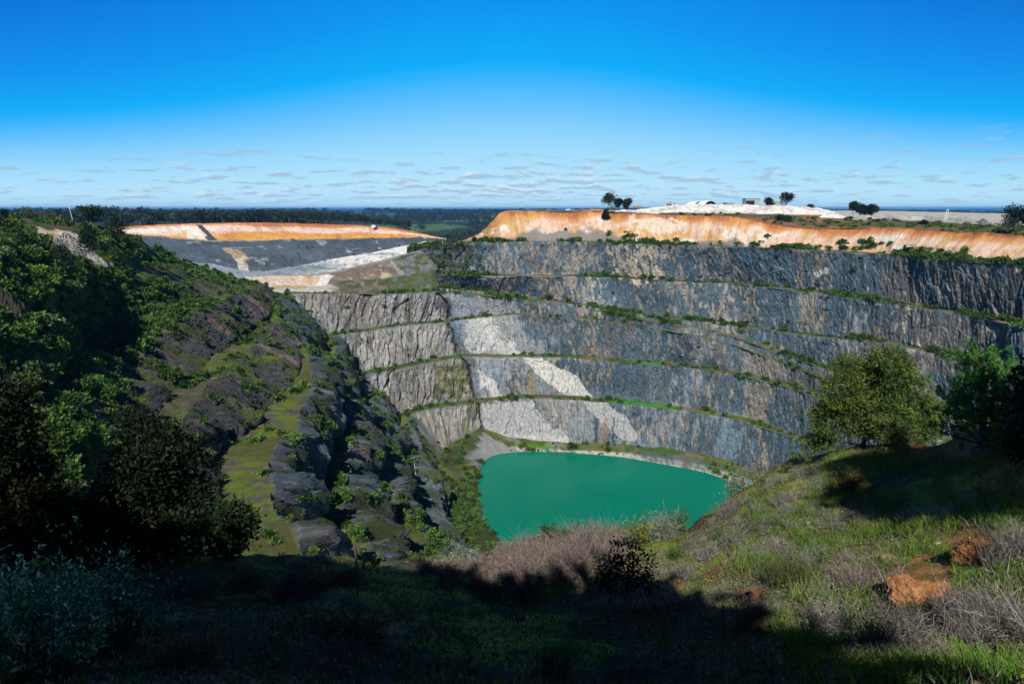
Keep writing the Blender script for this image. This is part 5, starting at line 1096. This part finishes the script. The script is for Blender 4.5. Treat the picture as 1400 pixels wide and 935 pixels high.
def near_shrubs():
    rng = np.random.default_rng(61)
    SG = [(.13, .16, .11), (.09, .13, .08), (.20, .22, .17)]; GW = [(.30, .34, .27), (.14, .20, .11), (.08, .13, .06)]; GG = [(.05, .10, .025), (.07, .13, .03)]
    for a in ((1215, 915, 100, 105, 'large pale grey twiggy shrub at the bottom, straight below the orange clod', GREYT, 700, SG, 1800, .9, .035), (1130, 880, 75, 70, 'grey twiggy shrub with silvery leaf tips left of the large pale one', GREYT, 380, [(.34, .32, .30), (.2, .2, .16)], 1300, .8, .035),
              (1350, 880, 120, 85, 'wide tangle of bare bleached branches at the bottom right', GREYT, 620, SG, 500, 1.2, .03), (1375, 770, 70, 60, 'grey bare shrub at the right edge beside the orange mound', GREYT, 420, None, 0, 1.0, .03),
              (1300, 855, 60, 60, 'low greyish shrub between the orange clod and the bleached tangle', GREYT, 300, SG, 900, .9, .03), (1075, 800, 60, 50, 'olive green bushy shrub above the small bare orange bank', [(.08, .08, .04)], 260, [(.075, .11, .025), (.05, .08, .02)], 2200, .7, .04),
              (1030, 850, 60, 42, 'pinkish grey shrub with tiny pale leaves at the edge of the big shadow', PINKT, 300, [(.30, .28, .25), (.14, .15, .1)], 900, .9, .03), (1045, 840, 22, 36, 'bright green leafy seedling beside the pinkish grey shrub', [(.06, .1, .03)], 50, [(.06, .16, .04)], 500, .8, .05),
              (1180, 800, 85, 45, 'rusty grey twiggy shrub on the left flank of the orange clod', PINKT, 420, None, 0, 1.1, .03), (1160, 672, 42, 34, 'yellow green bushy shrub below the eucalyptus', [(.12, .10, .04)], 160, [(.17, .16, .02), (.12, .13, .02), (.14, .08, .03)], 1700, .7, .06),
              (1000, 668, 52, 40, 'silvery green bush on the skyline where the slope meets the lake', [(.12, .12, .09)], 220, GW, 2200, .9, .10), (993, 708, 32, 26, 'small round grey bush on the skyline just below the silvery one', GREYT, 220, [(.22, .23, .22)], 700, .8, .06),
              (1100, 655, 40, 22, 'low grey green shrub at the top of the slope left of the eucalyptus', GREYT, 160, SG, 900, .9, .05), (1070, 690, 36, 22, 'low grey shrub in the grass below the top of the slope', GREYT, 160, SG, 500, .9, .05),
              (1050, 760, 44, 28, 'spreading grey shrub with a dark fork in the middle of the slope', GREYT, 200, SG, 500, 1.0, .04), (1005, 745, 42, 26, 'pale sage shrub between the two bare earth streaks', GREYT, 180, SG, 800, .9, .05),
              (968, 765, 40, 26, 'pale sage shrub at the lower end of the bare earth streak', GREYT, 180, SG, 700, .9, .05), (930, 790, 46, 26, 'sage shrub above the edge of the big shadow', GREYT, 200, SG, 800, .9, .05),
              (922, 765, 20, 24, 'compact bright green bush on the bare slope above the shadow', [(.05, .09, .02)], 60, [(.07, .17, .02), (.05, .12, .02)], 900, .6, .05), (980, 740, 13, 18, 'tiny dark green bush near the skyline on the right slope', [(.05, .08, .02)], 40, [(.04, .10, .02)], 500, .6, .05),
              (872, 746, 34, 44, 'flowering broom with bright yellow blooms on the edge above the lake', [(.06, .10, .03)], 160, [(.70, .50, .01), (.75, .60, .02), (.06, .12, .03), (.05, .10, .03)], 1500, .6, .06), (846, 745, 24, 30, 'smaller broom with a few yellow blooms left of the bright one', [(.06, .10, .03)], 90, [(.6, .48, .02), (.06, .13, .03), (.05, .12, .03), (.05, .12, .03)], 800, .6, .06),
              (902, 742, 52, 46, 'sprawling grey green bush right of the yellow broom', GREYT, 240, GW, 1500, 1.0, .08), (915, 722, 44, 40, 'dense green bush on the skyline against the lake', [(.06, .08, .03)], 120, GG, 2600, .8, .09), (757, 748, 50, 34, 'fresh green bush on the skyline behind the bramble thicket', [(.06, .09, .03)], 120, [(.045, .12, .035), (.03, .08, .025)], 2200, .8, .09),
              (725, 752, 22, 18, 'pale green bush at the left end of the skyline bushes', [(.08, .1, .05)], 60, GW, 700, .8, .08), (628, 772, 56, 28, 'frosty green bush at the left end of the bramble thicket', [(.1, .12, .07)], 160, GW, 1500, 1.0, .07),
              (60, 920, 190, 165, 'big frosty green shrub filling the bottom left corner', [(.10, .11, .07)], 700, [(.50, .62, .48), (.16, .32, .16), (.09, .20, .07), (.09, .20, .07)], 15000, .85, .055), (150, 880, 110, 120, 'frosty green shrub right of the big one in the bottom left corner', [(.10, .11, .07)], 420, [(.40, .52, .38), (.13, .28, .13), (.08, .17, .06)], 8000, .85, .055),
              (268, 812, 80, 42, 'arching silvery dead bramble on the dark skyline', GREYT, 420, None, 0, 1.2, .03), (400, 812, 90, 44, 'tangled pinkish dead bramble with pale arching canes', PINKT, 600, None, 0, 1.2, .03), (340, 806, 60, 34, 'dull brown dead bramble between two paler ones', PINKT, 380, None, 0, 1.2, .03), (470, 800, 70, 30, 'low dead bramble beside the two fence posts', PINKT, 420, [(.05, .1, .03)], 500, 1.2, .04),
              (260, 905, 80, 42, 'rusty brown bracken tuft deep in the shade', [(.22, .11, .05), (.16, .08, .04)], 420, [(.2, .1, .04)], 900, 1.0, .04), (480, 865, 90, 26, 'dim russet tuft in the middle of the shaded ground', [(.14, .08, .05)], 300, None, 0, 1.1, .03), (640, 945, 60, 40, 'grassy grey tuft at the bottom centre in shade', [(.10,.10,.07)], 200, None, 0, .8, .03), (860, 930, 70, 36, 'thin grey stems in shade near the bottom centre', GREYT, 200, SG, 300, .8, .03), (760, 925, 60, 44, 'dark green leafy tuft at the bottom centre in shade', [(.05, .08, .03)], 160, GG, 1500, .8, .04)):
        dry_shrub(*a[:5], rng, cols=a[5], n=a[6], leaf=a[7], leafn=a[8], lean=a[9], lsz=a[10], name='dry_shrub' if a[7] is None else 'leafy_shrub')
    # small sage tufts dotted over the sunny slope
    P = slope_pts(70, rng, [[(960,780),(1010,700),(1080,645),(1200,640),(1150,700),(1200,760),(1150,830),(1060,800)]], None, .8); pr = []
    for p in P: pr += twigs(p[None] + rng.normal(size=(6, 3)) * np.array((.12, .12, 0)), 60, rng.uniform(.18, .38), 1, .9, rng, [(.26, .27, .23), (.20, .22, .16), (.14, .18, .10)], width=.012)[0]
    tag(obj('sage_tufts', rib_mesh('sage_tufts', pr)), kind='stuff')
    # dark sapling standing in front of the thicket
    b = on_slope(855, 822); lob = [px_lobe(b, cx, cy, b[1], r) for cx, cy, r in ((855, 755, 22), (835, 775, 22), (878, 772, 22), (850, 790, 26), (822, 795, 16), (885, 795, 16), (866, 738, 10))]
    lone_tree('sapling', b, 1.2, lob, 'dark leafy sapling silhouetted in front of the bramble thicket', [(.014, .022, .01)], rng, 330, 6, .07, .018, width=.045, spread=.12, limbs=8)
    # bramble thicket
    m = [[(636,800),(640,770),(690,752),(745,742),(790,722),(830,726),(850,745),(845,775),(800,800),(740,812),(690,822),(655,812)], [(560,775),(640,765),(650,800),(600,800)]]
    P = slope_pts(900, rng, m, None, 1.0); px = proj(P)[0]; hh = .75 * sst(px, 640, 800) * sst(px, 850, 810) + .42
    parts = []
    for lo, hi, h in ((0, 700, .42), (700, 770, .75), (770, 900, 1.05)):
        k = (px >= lo) & (px < hi)
        if k.sum() > 5: pr, _ = twigs(P[k], int(k.sum() * 9), h, 1, 1.1, rng, PINKT + [(.30, .26, .24)], width=.016, curl=.5); parts += pr
    tag(obj('bramble_thicket', rib_mesh('bramble_thicket', parts)), kind='stuff')
near_shrubs()

def rock_mesh(name, seed, sz, mat, colr, res=40, flat=.6):
    u = np.linspace(0, 2 * np.pi, res * 2, endpoint=False); v = np.linspace(.02, np.pi - .02, res); U, V_ = np.meshgrid(u, v)
    d = np.stack([np.cos(U) * np.sin(V_), np.sin(U) * np.sin(V_), np.cos(V_)], -1)
    r = .75 + .9 * (fbm(d[..., 0] * 1.6 + seed, d[..., 1] * 1.6, d[..., 2] * 1.6, 4, seed) - .5)
    for k in range(5):
        n = unit(np.random.default_rng(seed * 31 + k).normal(size=3)); r = np.minimum(r, .66 / np.maximum(d @ n, .05))
    r = r + .28 * (fbm(d[..., 0] * 5, d[..., 1] * 5, d[..., 2] * 5, 5, seed + 1) - .5)
    P = d * r[..., None] * np.array(sz); nr, nc = P.shape[:2]; i = np.arange(nr - 1)[:, None] * nc + np.arange(nc)[None]; j = np.arange(nr - 1)[:, None] * nc + (np.arange(nc)[None] + 1) % nc
    q = np.stack([i, j, j + nc, i + nc], -1).reshape(-1, 4); c = np.tile(colr, (P.reshape(-1, 3).shape[0], 1)) * (.7 + .6 * fbm(P[..., 0] * 6 / sz[0], P[..., 1] * 6 / sz[0], P[..., 2] * 6 / sz[0], 3, seed).reshape(-1, 1))
    return mesh_np(name, P.reshape(-1, 3), q.ravel(), np.arange(len(q)) * 4, mat, c)
def rocks():
    for k, (px, py, w, h, col_, lab) in enumerate(((1252, 815, 58, 40, (.27, .125, .05), 'big broken orange clay clod lying on the slope'), (1290, 808, 26, 22, (.25, .12, .048), 'smaller orange clod against the right side of the big one'), (1333, 762, 46, 38, (.24, .11, .045), 'rounded orange earth mound behind the big clod'),
                                                 (1027, 822, 26, 14, (.26, .12, .05), 'small orange earth bank at the edge of the big shadow'), (1222, 768, 26, 12, (.22, .15, .11), 'flat brown stone left of the orange mound'), (1196, 642, 8, 5, (.30, .2, .12), 'small pale stone under the eucalyptus'), (1105, 715, 6, 4, (.4, .38, .34), 'tiny white stone in the grass'), (1281, 742, 7, 5, (.4, .32, .25), 'small pale stone by the orange mound'))):
        b = on_slope(px, py); s = b[1] / F; me = rock_mesh('clay_clod', 7 + k, (w * s * .85, w * s * .75, h * s * .95), NEAR, col_); o = obj('clay_clod' if w > 20 else 'stone', me, loc=b); o.rotation_euler = (0, 0, k * 1.3); tag(o, lab, 'clod' if w > 20 else 'stone')
rocks()
# ------------------------------------------------------------------ built things
def box_np(c, s, rz=0.0):
    x, y, z = [q * .5 for q in s]; V = np.array([(i * x, j * y, k * z) for k in (-1, 1) for j in (-1, 1) for i in (-1, 1)], float); ca, sa = math.cos(rz), math.sin(rz)
    V = np.stack([V[:, 0] * ca - V[:, 1] * sa, V[:, 0] * sa + V[:, 1] * ca, V[:, 2]], -1) + np.array(c); q = np.array([(0,2,3,1),(4,5,7,6),(0,1,5,4),(2,6,7,3),(0,4,6,2),(1,3,7,5)]); return V, q
def boxes(name, bs, mat, parent=None, loc=None):
    Vs, Q = [], []; o = 0
    for b in bs: V, q = box_np(*b); Vs.append(V); Q.append(q + o); o += 8
    q = np.vstack(Q); return obj(name, mesh_np(name, np.vstack(Vs), q.ravel(), np.arange(len(q)) * 4, mat), parent, loc)
def tube_obj(name, segs, mat, parent=None, loc=None, sides=6):
    V, l, s_ = tubes([np.array([np.array(a) + (np.array(b) - np.array(a)) * t for t in (0, .5, 1)]) for a, b, r in segs], [np.full(3, r) for a, b, r in segs], sides)
    return obj(name, mesh_np(name, V, l, s_, mat), parent, loc)
WOODM = plain('weathered_post', (.42, .38, .30), .9); WHITE = plain('white_paint', (.75, .75, .74), .5, 0, .08); GREENM = plain('green_cladding', (.30, .40, .32), .6, 0, .08); DARKM = plain('dark_opening', (.02, .02, .022), .8)
YELLOW = plain('yellow_paint', (.60, .36, .04), .5, 0, .1); STEEL = plain('galvanised_steel', (.55, .57, .58), .5, .2, .1); TEAL = plain('teal_paint', (.03, .22, .28), .5, 0, .1); ORANGEM = plain('orange_paint', (.60, .12, .04), .5, 0, .1); RUBBER = plain('rubber', (.02, .02, .02), .8); GREYR = plain('grey_roof', (.32, .36, .38), .5, 0, .1); GLASSD = plain('dark_glass', (.03, .04, .05), .15, 0, .1)
def built():
    for px, py, h, lab in ((488, 778, .95, 'taller of the two weathered fence posts on the grassy edge'), (498.5, 779, .75, 'shorter weathered fence post, just right of the taller one')):
        b = on_slope(px, py); b[2] -= .05; r = .035
        tag(tube_obj('fence_post', [((0, 0, -.2), (.02, 0, h * .72 * b[1] / 13), r * b[1] / 13)], WOODM, None, b, 8), lab, 'post')
    # thin marker stake on the slope
    b = on_slope(1150, 672); tag(tube_obj('marker_stake', [((0, 0, -.1), (.04, 0, .62), .014)], DARKM, None, b), 'thin dark stake leaning on the slope left of the yellow green shrub', 'stake')
    # power pole
    b = Pd(100.5, 304, 232); t = empty('power_pole', b); tag(t, 'grey power pole on the plateau left of the dense dark tree', 'pole'); tube_obj('pole', [((0, 0, -1), (-.7, 0, 6.0), .13)], STEEL, t); tube_obj('crossarm', [((-1.4, 0, 5.6), (.1, 0, 5.7), .08)], STEEL, t)
    # fence line on the strip above the lake shore
    t = empty('wire_fence', Pz(566, 627, -131)); tag(t, 'pale fence line running down the green strip beside the lake shore', 'fence')
    L_ = [np.array(Pz(*q)) - np.array(Pz(566, 627, -131)) for q in ((566,627,-130.4),(568.5,655,-130.4),(570,685,-130.4),(572.5,711,-130.4))]
    path = [a + (b_ - a) * k / 6 for a, b_ in zip(L_, L_[1:]) for k in range(6)]
    for p in path: tube_obj('post', [(p - (0, 0, .8), p + (0, 0, .9), .14)], WHITE, t)
    tube_obj('rail', [(a + (0, 0, .8), b_ + (0, 0, .8), .09) for a, b_ in zip(path, path[1:])] + [(a + (0, 0, .1), b_ + (0, 0, .1), .09) for a, b_ in zip(path, path[1:])], WHITE, t)
    # arched fabric shelters
    for px, D0, r, lab in ((956, 548, 5.6, 'left of the two white arched shelters behind the pale spoil ridge'), (971, 540, 6.2, 'right and larger of the two white arched shelters')):
        b = np.array(Pd(px, 282, D0)); t = empty('arched_shelter', b); tag(t, lab, 'shelter'); n = 18; th = np.linspace(0, np.pi, n); G = []
        for yy, xo in ((-1, 0), (10, -4.5)): G.append(np.stack([np.cos(th) * r + xo, np.full(n, yy), np.sin(th) * r * .95 - 1.0], -1))
        G = np.stack(G); G2 = np.concatenate([G, (G * np.array((.96, 1, .96)))[::-1], G[:1]]); o = obj('canopy', grid_mesh('canopy', G2, WHITE), t)
        V = np.vstack([[[0, 0.5, -1]], np.stack([np.cos(th) * r * .94, np.full(n, .5), np.sin(th) * r * .89 - 1.0], -1)]); q = np.array([(0, i, i + 1) for i in range(1, n)]); obj('shade_sheet', mesh_np('shade_sheet', V, q.ravel(), np.arange(len(q)) * 3, DARKM), t)  # dark sheet across the arch, standing for the shade of its open end
    # sheds
    def shed(px0, px1, py0, py1, D0, lab, dark=True, lw=.45, wm=None):
        a, b = np.array(Pd(px0, py0, D0)), np.array(Pd(px1, py0, D0)); h = (py0 - py1) / F * D0; w = b[0] - a[0]; t = empty('shed', ((a[0] + b[0]) / 2, D0, a[2])); tag(t, lab, 'shed')
        boxes('walls', [((0, 4, h / 2 - .5), (w, 8, h + 1))], wm or GREENM, t); boxes('roof', [((0, 4, h + .2), (w * 1.04, 9, .35))], GREYR if not dark else GREENM, t)
        if dark: boxes('doorway', [((-w * (.5 - lw / 2) + .3, -.06, h * .42), (w * lw, .1, h * .62))], DARKM, t)
    shed(1019, 1038, 281, 272.5, 545, 'square pale green shed with a dark doorway on the plateau', True, .62); shed(1052, 1068, 281.5, 276.5, 550, 'long low green shed left of the big dark round tree')
    shed(993, 1003, 281, 278, 530, 'low pale shed between the arched shelters and the square shed', False); shed(508, 513, 310, 308, 790, 'small white hut on the far edge beyond the orange pit', False, wm=WHITE)
    # white A-shaped mast
    b = np.array(Pd(1294, 297, 405)); t = empty('lattice_mast', b); tag(t, 'white tapering frame mast standing beyond the grey spoil', 'mast'); H_ = 5.2
    tube_obj('leg', [((-1.1, 0, -1), (-.35, 0, H_), .16)], WHITE, t); tube_obj('leg', [((1.1, 0, -1), (.45, 0, H_), .16)], WHITE, t); tube_obj('crosspiece', [((-.9, 0, 1.0), (.85, 0, 1.0), .1), ((-.65, 0, 2.6), (.7, 0, 2.6), .1), ((-.4, 0, H_ - .1), (.5, 0, H_ - .1), .14)], WHITE, t)
    # machines
    def digger(px, py, D0, lab, mat, s=1.0, rz=0):
        b = np.array(Pd(px, py, D0)); t = empty('excavator', b); tag(t, lab, 'excavator'); t.rotation_euler = (0, 0, rz); t.scale = (s, s, s)
        boxes('track', [((0, -1.1, .45), (4.0, .6, .9))], RUBBER, t); boxes('track', [((0, 1.1, .45), (4.0, .6, .9))], RUBBER, t); boxes('body', [((-.5, 0, 1.6), (3.2, 2.6, 1.2))], mat, t); c = boxes('cab', [((.7, -.8, 2.5), (1.2, 1.0, 1.4))], mat, t); boxes('window', [((.7, -1.32, 2.6), (.9, .05, .9))], GLASSD, c)
        tube_obj('arm', [((1.2, 0, 1.8), (3.6, 0, 3.9), .22), ((3.6, 0, 3.9), (5.0, 0, 1.8), .18)], mat, t); boxes('bucket', [((5.0, 0, 1.4), (.9, 1.0, .9))], RUBBER, t)
    digger(915, 280.5, 520, 'yellow excavator on the skyline at the left end of the pale ridge', YELLOW, .9); digger(984, 281.5, 540, 'small yellow excavator right of the arched shelters', YELLOW, .5, 1.0)
    digger(388, 393, 500, 'orange excavator on the haul road below the pale cliff', ORANGEM, .8, 2.6)
    def truck(px, py, D0, lab, m1, m2, s=1.0, rz=0, box_h=2.4):
        b = np.array(Pd(px, py, D0)); t = empty('truck', b); tag(t, lab, 'truck'); t.rotation_euler = (0, 0, rz); t.scale = (s, s, s)
        for x in (-2.6, -1.2, 2.4):
            for y in (-1.1, 1.1): tube_obj('wheel', [((x, y - .2, .5), (x, y + .2, .5), .5)], RUBBER, t, None, 12)
        boxes('chassis', [((0, 0, .8), (7.0, 1.8, .3))], RUBBER, t); boxes('cargo_box', [((-1.0, 0, 1.0 + box_h / 2), (4.6, 2.4, box_h))], m1, t); c = boxes('cab', [((2.6, 0, 1.9), (1.7, 2.3, 1.9))], m2, t); boxes('windscreen', [((3.47, 0, 2.3), (.06, 1.9, .8))], GLASSD, c)
    truck(357, 394, 495, 'white truck parked on the haul road behind the scrubby ridge', WHITE, WHITE, 1.15, .1); truck(381, 393.5, 498, 'teal truck on the haul road between the white truck and the orange excavator', TEAL, TEAL, .75, 0)
    truck(870, 284, 545, 'yellow truck behind the pale heaps on the left of the plateau', YELLOW, YELLOW, .8, .3, 1.6); truck(776, 288.5, 520, 'white truck parked on the far orange rim', WHITE, WHITE, .6, .2, 1.4); truck(866, 363, 0.1 + 500, 'x', WHITE, WHITE, .01) if False else None
built()
